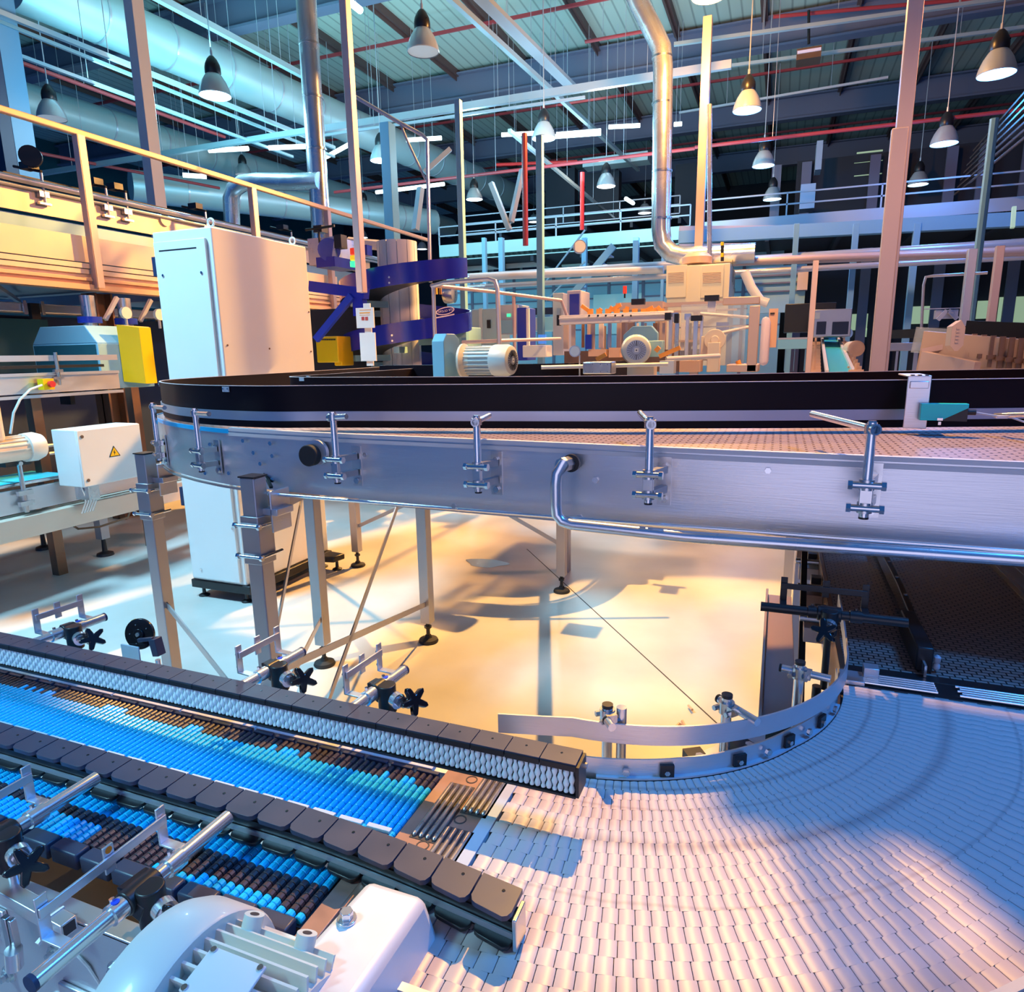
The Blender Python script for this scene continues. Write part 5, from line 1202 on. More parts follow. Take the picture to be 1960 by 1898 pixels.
for y0, y1, m_, nm in ((463, 470, 'yellow', 'yellow_cap'), (470, 484, 'black', 'black_section'), (484, 492, 'yellow', 'yellow_band'), (492, 500, 'black', 'base')):
    a = ay(1379, y1, T+.2); b_ = ay(1386, y0, T+.2); mb = MB(); mb.tube(((a.x+b_.x)/2, T+.2, a.z), ((a.x+b_.x)/2, T+.2, b_.z), (b_.x-a.x)/2, 12); build(mb, nm, m_, fl)
rbk = thing('red_beacon', 'small red beacon on a stem left of the cream switch cabinet', 'signal light', tuple(ay(1196, 572, T)))
mb = MB(); a = ay(1192, 562, T); b_ = ay(1200, 547, T); mb.tube(((a.x+b_.x)/2, T, a.z), ((a.x+b_.x)/2, T, b_.z), (b_.x-a.x)/2, 12); build(mb, 'lens', 'redglow', rbk)
mb = MB(); mb.tube(((a.x+b_.x)/2, T, a.z-.07), ((a.x+b_.x)/2, T, a.z), .014, 8); build(mb, 'stem', 'black', rbk)
# glassy machines further back between railing and packing machine
def gbox(name, label, cat, x0, y0, x1, y1, T, d, m_, extra=()):
    th = thing(name, label, cat, tuple(ay((x0+x1)/2, y1, T)))
    mb = MB(); mb.pbox(x0, y0, x1, y1, T, d); build(mb, 'body', m_, th, bev=.01)
    for (nm, a0, b0, a1, b1, mm) in extra:
        mb = MB(); mb.pbox(a0, b0, a1, b1, T-.02, .03); build(mb, nm, mm, th)
    return th
gbox('blue_tank', 'dark blue upright cylinder casing behind the tube railing', 'tank', 990, 588, 1008, 690, 5.9, .3, 'bluepaint', (('side_strip', 1008, 590, 1012, 680, 'white'),))
gbox('grey_cowl', 'lilac grey machine cowl between two tube railing posts', 'machine', 955, 582, 992, 640, 6.6, .4, 'slotgrey', (('knob', 970, 600, 976, 606, 'greenglow'), ('lower_window', 957, 612, 985, 638, 'paleblue')))
gbox('white_terminal', 'white operator terminal with blue screen behind the black guards', 'terminal', 1000, 660, 1046, 684, 5.6, .2, 'white', (('screen', 1030, 640, 1044, 658, 'screen'),))
gbox('clear_cabinet', 'pale framed machine cabinet with blue window right of the railing', 'machine', 1058, 560, 1078, 680, 7.2, .4, 'wear', (('hatch', 1066, 590, 1072, 620, 'slotgrey'),))
gbox('window_cabinet', 'rounded machine housing with large blue window left of the packing machine beam', 'machine', 1085, 555, 1112, 606, 6.6, .4, 'wear', (('blue_window', 1090, 562, 1108, 603, 'bluepaint'),))
gbox('bottle_rinser', 'row of pale machine casings seen through the left tube railing', 'machine', 905, 590, 950, 680, 7.6, .5, 'duct', (('dark_slot', 932, 612, 938, 628, 'black'), ('rod_row', 918, 590, 922, 650, 'white')))
gbox('low_machine', 'pale blue low machine behind the spiral base', 'machine', 850, 625, 890, 670, 6.6, .5, 'paleblue', (('black_column', 846, 618, 849, 668, 'black'), ('pink_column', 842, 618, 845, 668, 'postpink')))
gbox('filler_frame', 'light blue machine frame with dark slot between tank and clear cabinet', 'machine', 1012, 606, 1058, 634, 7.8, .4, 'winlit', (('dark_slot', 1014, 588, 1058, 603, 'navy'), ('white_panel', 1014, 608, 1030, 632, 'white')))
hv = thing('roller_drum', 'silver drum seen over the lower spiral turn', 'drum', tuple(ay(862, 565, 6.2)))
mb = MB(); a = ay(850, 562, 6.2); mb.lathe(a, (1, .1, 0), [(.02, 0), (.11, .01), (.12, .06), (.11, .13), (.02, .14)], 20); build(mb, 'drum', 'steel', hv)
mb = MB(); mb.pbox(831, 545, 835, 563, 6.4, .03); mb.pbox(840, 543, 844, 563, 6.4, .03); build(mb, 'yellow_frame', 'orange', hv, sep=1)

# ================================================================== RIGHT SIDE
gc = thing('cowl_machine', 'rounded pinkish machine cowl right of the packing machine frame', 'machine', tuple(ay(1465, 700, 5.4)))
mb = MB(); mb.pbox(1452, 605, 1475, 700, 5.4, .5); build(mb, 'cowl', 'lilac', gc, bev=.05)
mb = MB(); mb.pbox(1468, 590, 1490, 665, 5.9, .1); build(mb, 'orange_panel', 'mezz', gc)
mb = MB(); mb.pbox(1474, 598, 1483, 601, 5.88, .03); build(mb, 'handle', 'black', gc)
hs = single(MB().path([ay(1425, 520, 6.0), ay(1438, 550, 6.0), ay(1455, 575, 6.0), ay(1470, 580, 6.0)], .045, 12), 'white_hose', 'white', 'thick white hose running down beside the cream switch cabinet', 'hose')
# cyan incline conveyor
cy = thing('cyan_belt_conveyor', 'narrow bright cyan belt conveyor climbing away between rows of orange fittings', 'conveyor', tuple(ad(1600, 720, 7.5)))
mb = MB(); pts = [ad(1585, 716, 7.0), ad(1632, 716, 7.0), ad(1601, 645, 11), ad(1574, 645, 11)]; mb.prism(pts, (0, 0, -.04)); build(mb, 'belt', 'cyanbelt', cy)
mb = MB(); mb.bar(ad(1634, 714, 7.0), ad(1602, 644, 11), .03, .06); mb.bar(ad(1583, 714, 7.0), ad(1573, 644, 11), .03, .06); build(mb, 'side_rail', 'wear', cy, sep=1)
mb = MB()
for k in range(9):
    f = k/9; 
    for (xa, xb) in ((1557, 1578), (1638, 1650)):
        p = ad(xa+(1566-xa)*f*.5 if xa < 1600 else xa-26*f, 712-62*f, 7.0+4*f); mb.cbox(p, (.14, .06, .05)); mb.tube(p, p+V((0, 0, .09)), .018, 6)
build(mb, 'side_fitting', 'mezz', cy, sep=2)
mb = MB(); mb.box(ad(1560, 740, 7.2)-V((0, 0, .4)), ad(1640, 716, 7.2)+V((0, .05, -.05))); build(mb, 'frame', 'bronze', cy)
cm = thing('small_motor', 'small orange lit motor with ring shaped cap beside the cyan belt', 'motor', tuple(ad(1637, 680, 8.6)))
c = ad(1637, 667, 8.6); mb = MB(); mb.tube(c+V((-.03, .3, 0)), c, .095, 20); build(mb, 'body', 'cream', cm); mb = MB(); mb.lathe(c, (.2, -1, 0), [(.10, 0), (.10, .05), (.075, .06), (.03, .05)], 20); build(mb, 'cap', 'mezz', cm)
wm = thing('far_motor', 'tiny white motor end at the top of the cyan belt', 'motor', tuple(ad(1617, 640, 12)))
c = ad(1617, 638, 12); mb = MB(); mb.tube(c, c+V((.05, -.1, 0)), .085, 18); build(mb, 'body', 'white', wm); mb = MB(); mb.tube(c+V((.05, -.1, 0)), c+V((.055, -.11, 0)), .035, 12); build(mb, 'hub', 'slotgrey', wm)
# right hand packing line with brown cover
rm = thing('right_packing_line', 'long pinkish conveyor line with rows of brackets at the right edge', 'conveyor', tuple(ay(1850, 705, 4.6)))
T = 4.4
mb = MB(); mb.bar(ay(1765, 673, T+.6), ay(1990, 700, T-.1), .05, .32); build(mb, 'side_panel', 'warmpanel', rm)
mb = MB(); mb.bar(ay(1850, 648, T+.5), ay(1990, 660, T-.1), .04, .05); mb.bar(ay(1765, 672, T+.5), ay(1850, 655, T+.4), .04, .04); mb.bar(ay(1766, 690, T+.45), ay(1868, 712, T), .05, .14); build(mb, 'top_rail', 'postpink', rm, sep=1)
mb = MB(); mb.bar(ay(1850, 632, T+1.2), ay(1990, 640, T+.6), .03, .16); mb.bar(ay(1700, 640, T+3), ay(1850, 634, T+1.6), .05, .09); build(mb, 'dark_belt_cover', 'guard', rm, sep=1)
mb = MB()
for k in range(8):
    p = ay(1862+18*k, 668+2.2*k, T+.30-.08*k); mb.cbox(p, (.03, .03, .22)); mb.cbox(p+V((0, -.02, -.04)), (.06, .03, .03))
build(mb, 'rail_clamp', 'bronze', rm, sep=2)
mb = MB(); mb.bar(ay(1750, 650, T+.7), ay(1820, 655, T+.6), .05, .20); build(mb, 'clear_cover', 'glass', rm)
bcv = thing('brown_motor_cover', 'tan moulded motor cover standing over the right packing line', 'motor cover', tuple(ay(1830, 672, T)))
mb = MB(); a = ay(1817, 672, T); b_ = ay(1850, 612, T); w_, h_ = b_.x-a.x, b_.z-a.z; mb.prism([(a.x, T, a.z+.04), (a.x+.03, T, a.z), (b_.x-.03, T, a.z), (b_.x, T, a.z+.04), (b_.x, T, b_.z-.05), (b_.x-.03, T, b_.z), (a.x+.05, T, b_.z), (a.x, T, b_.z-.04)][::-1], (0, .16, 0)); build(mb, 'cover', 'warmpanel', bcv, bev=.01)
mb = MB()
for k in range(5): mb.cbox((a.x+w_*.45, T-.002, a.z+h_*(.3+.11*k)), (.02, .008, .012))
build(mb, 'moulded_mark', 'warmpanel', bcv, sep=1)
# machines at mid distance on the right
gbox('grey_machine', 'grey blue boxy machine with white badge left of the thick pinkish post', 'machine', 1556, 590, 1632, 645, 9.5, .8, 'slotgrey', (('window', 1562, 615, 1582, 640, 'navy'), ('window', 1592, 615, 1625, 640, 'navy'), ('badge', 1558, 598, 1570, 610, 'white')))
gbox('black_silhouette_machine', 'black machine silhouette with cut corners behind the grey machine', 'machine', 1500, 578, 1602, 636, 10.6, .6, 'black')
gbox('left_gate', 'pale blue gate frame left of the cyan belt', 'frame', 1488, 648, 1552, 668, 8.5, .1, 'winlit', (('upper_bar', 1488, 645, 1552, 650, 'white'), ('leg', 1500, 668, 1505, 710, 'colblue'), ('leg', 1518, 668, 1522, 710, 'colblue'), ('leg', 1538, 668, 1546, 710, 'colblue')))
gbox('right_gate', 'grey blue low frame between the thick post and the right packing line', 'frame', 1690, 655, 1765, 672, 8.0, .1, 'slotgrey', (('leg', 1712, 672, 1720, 712, 'slotgrey'), ('leg', 1746, 672, 1758, 712, 'slotgrey')))
lr = thing('light_rail', 'thin white tube frame standing behind the right packing line', 'railing', tuple(ay(1770, 620, 7)))
mb = MB(); mb.path([ay(1763, 640, 7), ay(1768, 545, 7), ay(1772, 530, 7), ay(1785, 528, 7), ay(1890, 522, 7)], .014, 8); build(mb, 'tube', 'pipe', lr)
mb = MB(); mb.pbox(1770, 588, 1845, 592, 7.2, .04); mb.pbox(1790, 592, 1835, 610, 7.25, .1); mb.bar(ay(1795, 612, 7.2), ay(1812, 594, 7.2), .04, .04); mb.bar(ay(1832, 610, 7.2), ay(1815, 594, 7.2), .04, .04); build(mb, 'machine_top', 'pipe', lr)
# ================================================================== POSTS
def vpost(label, px, pyb, pyt, wpx, dep, m_, name='steel_post', n=4, group=None, dpt=None, floor=False, cat='post', pxt=None):
    p = ad(px, pyb, dep); zt = ay(pxt if pxt else px, pyt, p.y).z; w = wpx*dep/FPX
    z0 = (0 if floor is True else floor) if floor is not False else p.z
    mb = MB()
    if n == 4: mb.box((p.x-w/2*.8, p.y-w/2, z0), (p.x+w/2*.8, p.y+w/2, zt))
    else: mb.tube((p.x, p.y, z0), (p.x, p.y, zt), w/2, n)
    return single(mb, name, m_, label, cat, group, bev=.004 if n == 4 else 0)
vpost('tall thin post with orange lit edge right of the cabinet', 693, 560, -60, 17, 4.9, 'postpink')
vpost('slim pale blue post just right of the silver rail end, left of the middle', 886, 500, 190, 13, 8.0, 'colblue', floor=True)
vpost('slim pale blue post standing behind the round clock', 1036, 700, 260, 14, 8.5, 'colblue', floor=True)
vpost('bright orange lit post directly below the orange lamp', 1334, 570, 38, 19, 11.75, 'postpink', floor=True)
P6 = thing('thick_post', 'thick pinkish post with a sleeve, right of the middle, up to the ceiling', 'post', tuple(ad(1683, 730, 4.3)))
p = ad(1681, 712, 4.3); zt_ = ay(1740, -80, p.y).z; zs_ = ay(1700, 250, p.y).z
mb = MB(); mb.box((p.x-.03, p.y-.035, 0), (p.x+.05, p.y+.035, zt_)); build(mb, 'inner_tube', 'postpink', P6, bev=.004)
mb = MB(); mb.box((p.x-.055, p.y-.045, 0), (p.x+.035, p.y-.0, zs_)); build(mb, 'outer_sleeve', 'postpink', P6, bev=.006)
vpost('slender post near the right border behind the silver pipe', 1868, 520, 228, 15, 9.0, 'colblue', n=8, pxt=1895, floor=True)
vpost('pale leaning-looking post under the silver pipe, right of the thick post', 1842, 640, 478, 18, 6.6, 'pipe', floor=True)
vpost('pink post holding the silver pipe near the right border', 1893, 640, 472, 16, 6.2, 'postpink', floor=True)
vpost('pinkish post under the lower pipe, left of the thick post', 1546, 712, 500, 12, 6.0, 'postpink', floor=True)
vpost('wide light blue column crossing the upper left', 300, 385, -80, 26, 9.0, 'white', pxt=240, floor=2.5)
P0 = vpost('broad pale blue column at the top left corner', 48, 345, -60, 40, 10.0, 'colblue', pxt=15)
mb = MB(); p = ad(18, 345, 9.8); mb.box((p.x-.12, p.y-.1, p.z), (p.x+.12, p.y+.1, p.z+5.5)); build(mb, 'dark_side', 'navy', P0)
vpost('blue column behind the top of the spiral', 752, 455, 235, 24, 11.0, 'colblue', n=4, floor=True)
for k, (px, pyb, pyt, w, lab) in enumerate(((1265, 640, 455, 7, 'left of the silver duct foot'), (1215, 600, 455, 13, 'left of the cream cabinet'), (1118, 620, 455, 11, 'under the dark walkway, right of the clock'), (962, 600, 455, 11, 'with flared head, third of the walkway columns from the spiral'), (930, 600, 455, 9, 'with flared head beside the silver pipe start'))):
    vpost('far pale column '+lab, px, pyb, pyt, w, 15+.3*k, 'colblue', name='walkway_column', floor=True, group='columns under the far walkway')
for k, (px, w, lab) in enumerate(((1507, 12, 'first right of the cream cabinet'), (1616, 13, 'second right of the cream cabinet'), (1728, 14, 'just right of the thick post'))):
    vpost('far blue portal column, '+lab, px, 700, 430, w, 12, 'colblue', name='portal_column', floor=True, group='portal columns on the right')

# ================================================================== BIG PIPES
bp2 = thing('silver_pipe', 'large silver pipe running level across the picture behind the machines', 'pipe', (1, 12, 2.5))
TP = 12.0; za_ = ay(1300, 507, TP).z; xa_ = ay(895, 520, TP).x; mb = MB(); mb.tube((xa_, TP, za_), (11.5, TP, za_), .085, 20); build(mb, 'pipe', 'pipe', bp2)
mb = MB(); mb.tube((xa_, TP, za_-.19), (11.5, TP, za_-.19), .05, 14); build(mb, 'lower_pipe', 'pipe', bp2)
lp = single(MB().tube(ay(1402, 501, 11.4), ay(2100, 476, 11.4), .07, 14), 'pink_pipe', 'postpink', 'pinkish square-lit pipe just below the silver pipe on the right', 'pipe')
single(MB().tube(ay(900, 530, 11.6), ay(1270, 516, 11.6), .07, 14), 'white_pipe', 'wear', 'white pipe parallel below the silver pipe, left of the cream cabinet', 'pipe')
d1 = thing('silver_duct', 'shiny silver duct dropping beside the tall post and branching left in a bend', 'duct', (-6.4, 8, 3))
mb = MB(); p = ay(610, 330, 8); mb.tube((p.x-.03, 8, 3.2), (p.x+.0, 8, 8.8), .145, 28); build(mb, 'down_pipe', 'galv', d1)
mb = MB()
for py in (85, 188, 288): q = ay(605, py, 8); mb.tube((p.x-.01, 8, q.z), (p.x-.01, 8, q.z+.03), .152, 28)
build(mb, 'joint_ring', 'steel', d1, sep=1)
mb = MB(); mb.path([ay(612, 346, 7.9), ay(560, 348, 7.9), ay(490, 347, 7.9), ay(465, 350, 7.9), ay(448, 362, 7.9), ay(442, 380, 7.9), ay(445, 440, 7.9)], .125, 22); build(mb, 'branch', 'galv', d1)
d2 = thing('silver_duct', 'silver duct with an elbow at its top and foot, left of the orange post', 'duct', (-1.1, 11.2, 2.7))
mb = MB(); mb.path([ay(1195, -60, 11.2), ay(1225, 10, 11.2), ay(1252, 62, 11.2), ay(1266, 92, 11.2), ay(1269, 130, 11.2), ay(1267, 300, 11.2), ay(1265, 440, 11.2), ay(1269, 468, 11.2), ay(1285, 485, 11.2), ay(1310, 491, 11.2), ay(1445, 484, 11.2)], .162, 26); build(mb, 'pipe', 'galv', d2)
mb = MB()
for py in (112, 200, 330, 420): q = ay(1267, py, 11.2); mb.tube((q.x, 11.2, q.z), (q.x, 11.2, q.z+.03), .170, 26)
build(mb, 'joint_ring', 'steel', d2, sep=1)
single(MB().path([ay(1358, 560, 10.9), ay(1358, 200, 10.9)], .04, 10), 'thin_pipe', 'galv', 'thin silver pipe beside the orange post', 'pipe')
r1 = thing('bent_wall_tube', 'thin white tube bending down left of the slim pale blue post', 'tube', tuple(ay(823, 540, 6)))
mb = MB(); mb.path([ay(675, 182, 6), ay(760, 232, 6), ay(808, 258, 6), ay(818, 268, 6), ay(819, 330, 6), ay(824, 540, 6)], .022, 10); build(mb, 'tube', 'pipe', r1)
mb = MB(); mb.path([ay(765, 233, 6), ay(780, 270, 6), ay(815, 345, 6)], .014, 8); build(mb, 'branch', 'pipe', r1)

# ================================================================== OVERHEAD: ducts, trays, pipes
def wires(th, A_, B_, r):
    mb = MB(); L = (B_-A_).length; n = max(2, int(L/2.6))
    for k in range(n): q = A_+(B_-A_)*((k+.5)/n); mb.tube(q+V((0, 0, r*.6)), (q.x, q.y, 8.98), .006, 5)
    build(mb, 'hanger_wire', 'pipe', th, sep=1)
def run(name, label, cat, a, b, z, r, m_, n=16, group=None, rings=0):
    A_ = az(a[0], a[1], z); B_ = az(b[0], b[1], z if len(b) < 3 else b[2])
    if cat == 'duct':
        th = thing(name, label, cat, tuple(A_), group); mb = MB(); mb.tube(A_, B_, r, n); build(mb, 'tube', m_, th)
        mb = MB(); d = (B_-A_)
        for k in range(1, rings+1):
            q = A_+d*(k/(rings+1)); mb.tube(q, q+d.normalized()*.04, r*1.03, n); mb.tube(q+V((0, 0, r)), q+V((0, 0, 9-z)), .006, 5)
        build(mb, 'hanger_ring', 'pipe', th, sep=2); return th
    th = thing(name, label, cat, tuple(A_), group); build(MB().tube(A_, B_, r, n), 'tube', m_, th); wires(th, A_, B_, r); return th
run('round_duct', 'huge pale blue round duct running from the top left towards the middle', 'duct', (20, -40), (977, 372), 7.5, .43, 'duct', 36, None, 12)
run('round_duct', 'second huge round duct below the first, behind the left handrail', 'duct', (-60, 165), (860, 436), 7.3, .43, 'duct', 36, None, 12)
run('round_duct', 'third round duct low behind the platform conveyor, left of the silver bend', 'duct', (250, 355), (830, 425), 6.0, .40, 'duct', 30, None, 6)
def tray(label, a, b, z, w, h, m_='tray', name='cable_tray', group='cable trays under the roof'):
    A_ = az(*a, z); B_ = az(*b, z); th = thing(name, label, 'cable tray', tuple(A_), group); build(MB().bar(A_, B_, w, h), 'tray', m_, th); wires(th, A_, B_, h/2); return th
tray('double cable tray running down from the upper left edge, upper of the two', (-40, 8), (640, 283), 6.2, .07, .07)
tray('double cable tray running down from the upper left edge, lower of the two', (-40, 26), (640, 300), 6.2, .05, .05)
tray('thin pale rail below the double trays at the left', (-40, 78), (560, 300), 6.0, .06, .05)
tray('pale rail carrying the lamp, from top middle-left to the silver duct', (292, -10), (600, 155), 7.0, .10, .10)
tray('grey diagonal rail crossing the ceiling from top centre to the right of the silver duct', (855, -10), (1222, 325), 7.0, .09, .09)
tray('wide grey diagonal beam-like tray right of the unlit lamp', (910, -15), (1100, 172), 7.2, .22, .08, 'beamgrey')
tray('horizontal white tray crossing from the silver duct to the elbow duct, upper one', (600, 250), (1400, 123), 6.6, .10, .14, 'pipe')
tray('slim white tray just below the upper horizontal white tray', (600, 262), (1120, 186), 6.4, .05, .05, 'pipe')
tray('pale tray crossing behind the left handrail towards the silver duct', (60, 335), (620, 245), 6.0, .10, .10)
tray('grey tray high at the right, rising to the right border', (1290, 85), (2050, -20), 7.4, .08, .06)
tray('second grey tray on the right below the heater box', (1290, 140), (2050, 40), 7.4, .06, .06)
tray('pale pipe high on the right crossing behind the thick post', (1300, 216), (1700, 148), 7.4, .05, .05, 'pipe')
tray('diagonal tray left of the round clock going down to the far walkway', (975, 250), (1190, 430), 5.8, .07, .07, 'tray')
for k, (a, b, z, lab) in enumerate((((640, 368), (1330, 284), 5.6, 'long dark red pipe crossing the middle of the ceiling space'), ((1330, 282), (2000, 205), 5.6, 'dark red pipe crossing behind the thick post on the right'), ((40, 120), (430, 262), 6.4, 'red pipe behind the left column'), ((60, 290), (420, 360), 6.0, 'red pipe low behind the handrail at the left'), ((1120, 80), (1260, 55), 8.0, 'short dark red pipe near the top, left of the elbow duct'), ((1480, 32), (2000, -15), 8.0, 'dark red pipe near the top right corner'))):
    run('sprinkler_pipe', lab, 'pipe', a, b, z, .035, 'redpipe', 10, 'red sprinkler pipes')
for lab, px, y0, y1, dep in (('upright red pipe left of the lamp over the far walkway, long one', 1006, 255, 470, 11), ('bright red upright pipe right of the round clock', 1114, 330, 440, 14)):
    p = ad(px, y1, dep); zt_ = ay(px, y0, p.y).z; single(MB().tube(p, (p.x, p.y, zt_), .045, 10), 'sprinkler_pipe', 'red' if px > 1100 else 'redpipe', lab, 'pipe', 'red sprinkler pipes')
run('neon_red_pipe', 'bright red pipe bent at the ceiling above the far walkway', 'pipe', (950, 315), (1105, 309), 6.6, .04, 'red', 8)
for k, (a, b, z) in enumerate((((960, 258), (1060, 253), 6.8), ((1065, 257), (1150, 250), 6.8), ((1055, 262), (1150, 255), 6.6), ((1165, 243), (1225, 240), 6.8), ((1290, 238), (1305, 237), 6.8), ((778, 268), (845, 264), 6.6), ((400, 288), (475, 284), 6.0), ((515, 283), (585, 280), 6.0), ((720, 368), (850, 352), 6.0), ((350, 335), (395, 338), 5.6), ((625, 300), (680, 270), 6.4))):
    labs = ('first bright tube from the left above the far lamps', 'second bright tube above the round-clock post', 'lower bright tube left of the elbow duct', 'short bright tube by the elbow duct', 'tiny bright tube right of the elbow duct', 'bright tube right of the bent white tube', 'bright tube over the silver bend', 'bright tube left of the silver duct', 'long dim tube behind the blue column', 'small bright tube under the left handrail', 'slanted bright tube beside the tall thin post')
    run('strip_light', labs[k], 'strip light', a, b, z, .05, 'tube', 8, 'strip lights under the roof')
run('strip_light', 'slanted bright tube at the top edge left of the unlit lamp', 'strip light', (655, -8), (690, 20), 7.5, .06, 'tube', 8, 'strip lights under the roof')
single(MB().tube(az(1198, 380, 5.4), az(1212, 389, 5.4), .05, 8), 'strip_light', 'tube', 'short slanted bright tube above the far walkway', 'strip light', 'strip lights under the roof')
hb = thing('ceiling_heater', 'small box with white front hanging from the roof beam at the upper right', 'heater', tuple(ad(1548, 115, 13)))
T = ad(1548, 100, 13).y
mb = MB(); mb.pbox(1524, 86, 1573, 115, T, .4); build(mb, 'box', 'bronze', hb); mb = MB(); mb.pbox(1526, 90, 1572, 103, T-.02, .03); build(mb, 'front', 'lilac', hb)
mb = MB(); mb.tube(ay(1548, 84, T+.2), ay(1548, 20, T+.2), .03, 6); build(mb, 'hanger', 'black', hb)

# ================================================================== LAMPS
def make_lamp(label, lens, zt=8.9):
    th = thing('pendant_lamp', label, 'lamp', (0, 0, 0), 'bell shaped pendant lamps')
    mb = MB(); mb.lathe((0, 0, 0), (0, 0, 1), [(.225, 0), (.232, .01), (.215, .09), (.175, .19), (.125, .27), (.10, .30)], 32, cap=False); mb.lathe((0, 0, .30), (0, 0, 1), [(.10, 0), (.02, .001)], 32, cap=False); build(mb, 'shade', 'lampshade', th)
    mb = MB(); mb.lathe((0, 0, .012), (0, 0, 1), [(.222, 0), (.01, -.004)], 32, cap=True); build(mb, 'lens', lens, th)
    mb = MB(); mb.lathe((0, 0, .28), (0, 0, 1), [(.10, 0), (.115, .03), (.115, .10), (.105, .15), (.07, .22), (.035, .26)], 24); mb.tube((.09, -.05, .40), (.10, -.06, .40), .012, 8); build(mb, 'housing', 'lamp_black', th)
    mb = MB(); mb.tube((0, 0, .5), (0, 0, 3.2), .010, 6); mb.tube((0, 0, .5), (0, 0, .62), .02, 6); build(mb, 'hanger_rod', 'pipe', th)
    return th
protos = {}
LAMPS = [(810, 100, 60, 'offlens', 'unlit white bell lamp with black top at the top, left of centre'),
 (412, 184, 57, 'glow', 'glowing bell lamp hanging over the left handrail, beside the wide blue column'),
 (100, 228, 50, 'offlens', 'unlit bell lamp just above the left end of the handrail'),
 (730, 308, 41, 'glow', 'glowing lamp right of the tall thin post, above the spiral'),
 (1041, 266, 44, 'glow', 'glowing lamp hanging in front of the slim blue post near centre'),
 (1430, 212, 52, 'glowblue', 'glowing blue haloed lamp right of the orange post, the topmost of its three'),
 (1907, 143, 64, 'glowblue', 'largest blue glowing lamp at the upper right corner'),
 (1807, 276, 47, 'glowblue', 'blue glowing lamp right of the thick post'),
 (1461, 318, 40, 'glowblue', 'blue glowing lamp, middle of the three right of the orange post'),
 (1478, 382, 33, 'glowblue', 'small blue glowing lamp above the far walkway, lowest of three'),
 (1757, 354, 35, 'glowblue', 'dim greenish blue lamp right of the thick post, just above the walkway'),
 (908, 382, 31, 'glow', 'small glowing lamp right of the slim pale blue post'),
 (1160, 357, 35, 'glow', 'warm white lamp left of the elbow duct'),
 (1234, 408, 25, 'glow', 'small lamp almost touching the left side of the elbow duct'),
 (697, 402, 26, 'glow', 'small lamp half hidden by the tall thin post'),
 (272, 370, 24, 'glow', 'small lamp behind the handrail left of the wide blue column'),
 (1022, 425, 20, 'glow', 'tiny lamp left of the slim blue post near centre'),
 (836, 432, 18, 'offlens', 'tiny unlit lamp above the spiral, right of the bent white tube'),
 (466, 335, 30, 'offlens', 'unlit lamp above the silver duct bend'),
 (808, 477, 19, 'glow', 'tiny lamp behind the spiral column top'),
 (694, 455, 19, 'glow', 'tiny lamp right of the tall thin post base')]
for x, y, w, lens, lab in LAMPS:
    p = ad(x, y, .45*FPX/w)
    if lens not in protos:
        t0 = make_lamp(lab, lens); t0.location = p; ORG[t0.name] = p; protos[lens] = t0
    else: dup(protos[lens], p, None, lab)
LO = ad(1356, -6, .45*FPX/62)
lo = make_lamp('brilliant orange lamp cut by the top edge above the orange post', 'gloworange'); lo.location = LO
sw = thing('shadow_panel', 'added unseen panel hung above the turn of the belt to shade it', 'walkway', (.7, 1.3, 3.2))  # added out of view to cast the shadow edge on the belt
mb = MB(); mb.prism([(-.14, 1.10, 3.2), (-.02, 1.12, 3.2), (.04, 1.02, 3.2), (.12, 1.02, 3.2), (.10, 1.12, 3.2), (1.7, 1.10, 3.2), (1.7, 1.3, 3.2), (-.14, 1.3, 3.2)], (0, 0, .05)); build(mb, 'deck', 'beamgrey', sw, smooth=False)
mb = MB()
for x in (-.1, 1.65):
    for y in (1.14, 1.27): mb.tube((x, y, 3.25), (x, y, 9.0), .012, 8)
build(mb, 'hanger_rod', 'pipe', sw, sep=1)
ck = thing('round_clock', 'round white clock with dark rim hanging above the silver pipe', 'clock', tuple(ad(1109, 473, 12)))
c = ad(1109, 473, 12); mb = MB(); mb.tube(c, c+V((.03, -.08, 0)), .115, 30); build(mb, 'rim', 'slotgrey', ck); mb = MB(); mb.tube(c+V((.03, -.08, 0)), c+V((.031, -.083, 0)), .10, 30); build(mb, 'face', 'white', ck)

# ================================================================== FAR WALKWAY and rear rooms
def walkway(name, label, px0, px1, ytop0, ytop1, ybot0, ybot1, t, depth, m_, rail=True, rh=.45):
    a0, a1 = ay(px0, ytop0, t), ay(px1, ytop1, t); zt_, zb_ = (a0.z+a1.z)/2, (ay(px0, ybot0, t).z+ay(px1, ybot1, t).z)/2
    th = thing(name, label, 'walkway', ((a0.x+a1.x)/2, t, zb_))
    mb = MB(); mb.box((a0.x, t, zb_), (a1.x, t+.06, zt_)); build(mb, 'fascia', m_, th)
    mb = MB(); mb.box((a0.x, t, zb_+.02), (a1.x, t+depth, zb_+.10))
    n = max(2, int((a1.x-a0.x)/1.2))
    for k in range(n+1): x = a0.x+(a1.x-a0.x)*k/n; mb.box((x-.04, t+.05, zb_-.14), (x+.04, t+depth, zb_+.04))
    build(mb, 'deck', 'walldark', th)
    if rail:
        mb = MB()
        for dz in (rh*.5, rh): mb.bar((a0.x, t+.03, zt_+dz), (a1.x, t+.03, zt_+dz), .03, .03)
        n = max(2, int((a1.x-a0.x)/1.6))
        for k in range(n+1): x = a0.x+(a1.x-a0.x)*k/n; mb.bar((x, t+.03, zt_), (x, t+.03, zt_+rh), .03, .03)
        build(mb, 'railing', 'beamgrey', th)
    return th
walkway('far_walkway', 'pale blue walkway with railing crossing behind the silver elbow duct', 840, 1320, 462, 440, 498, 468, 15.5, 3.5, 'winlit')
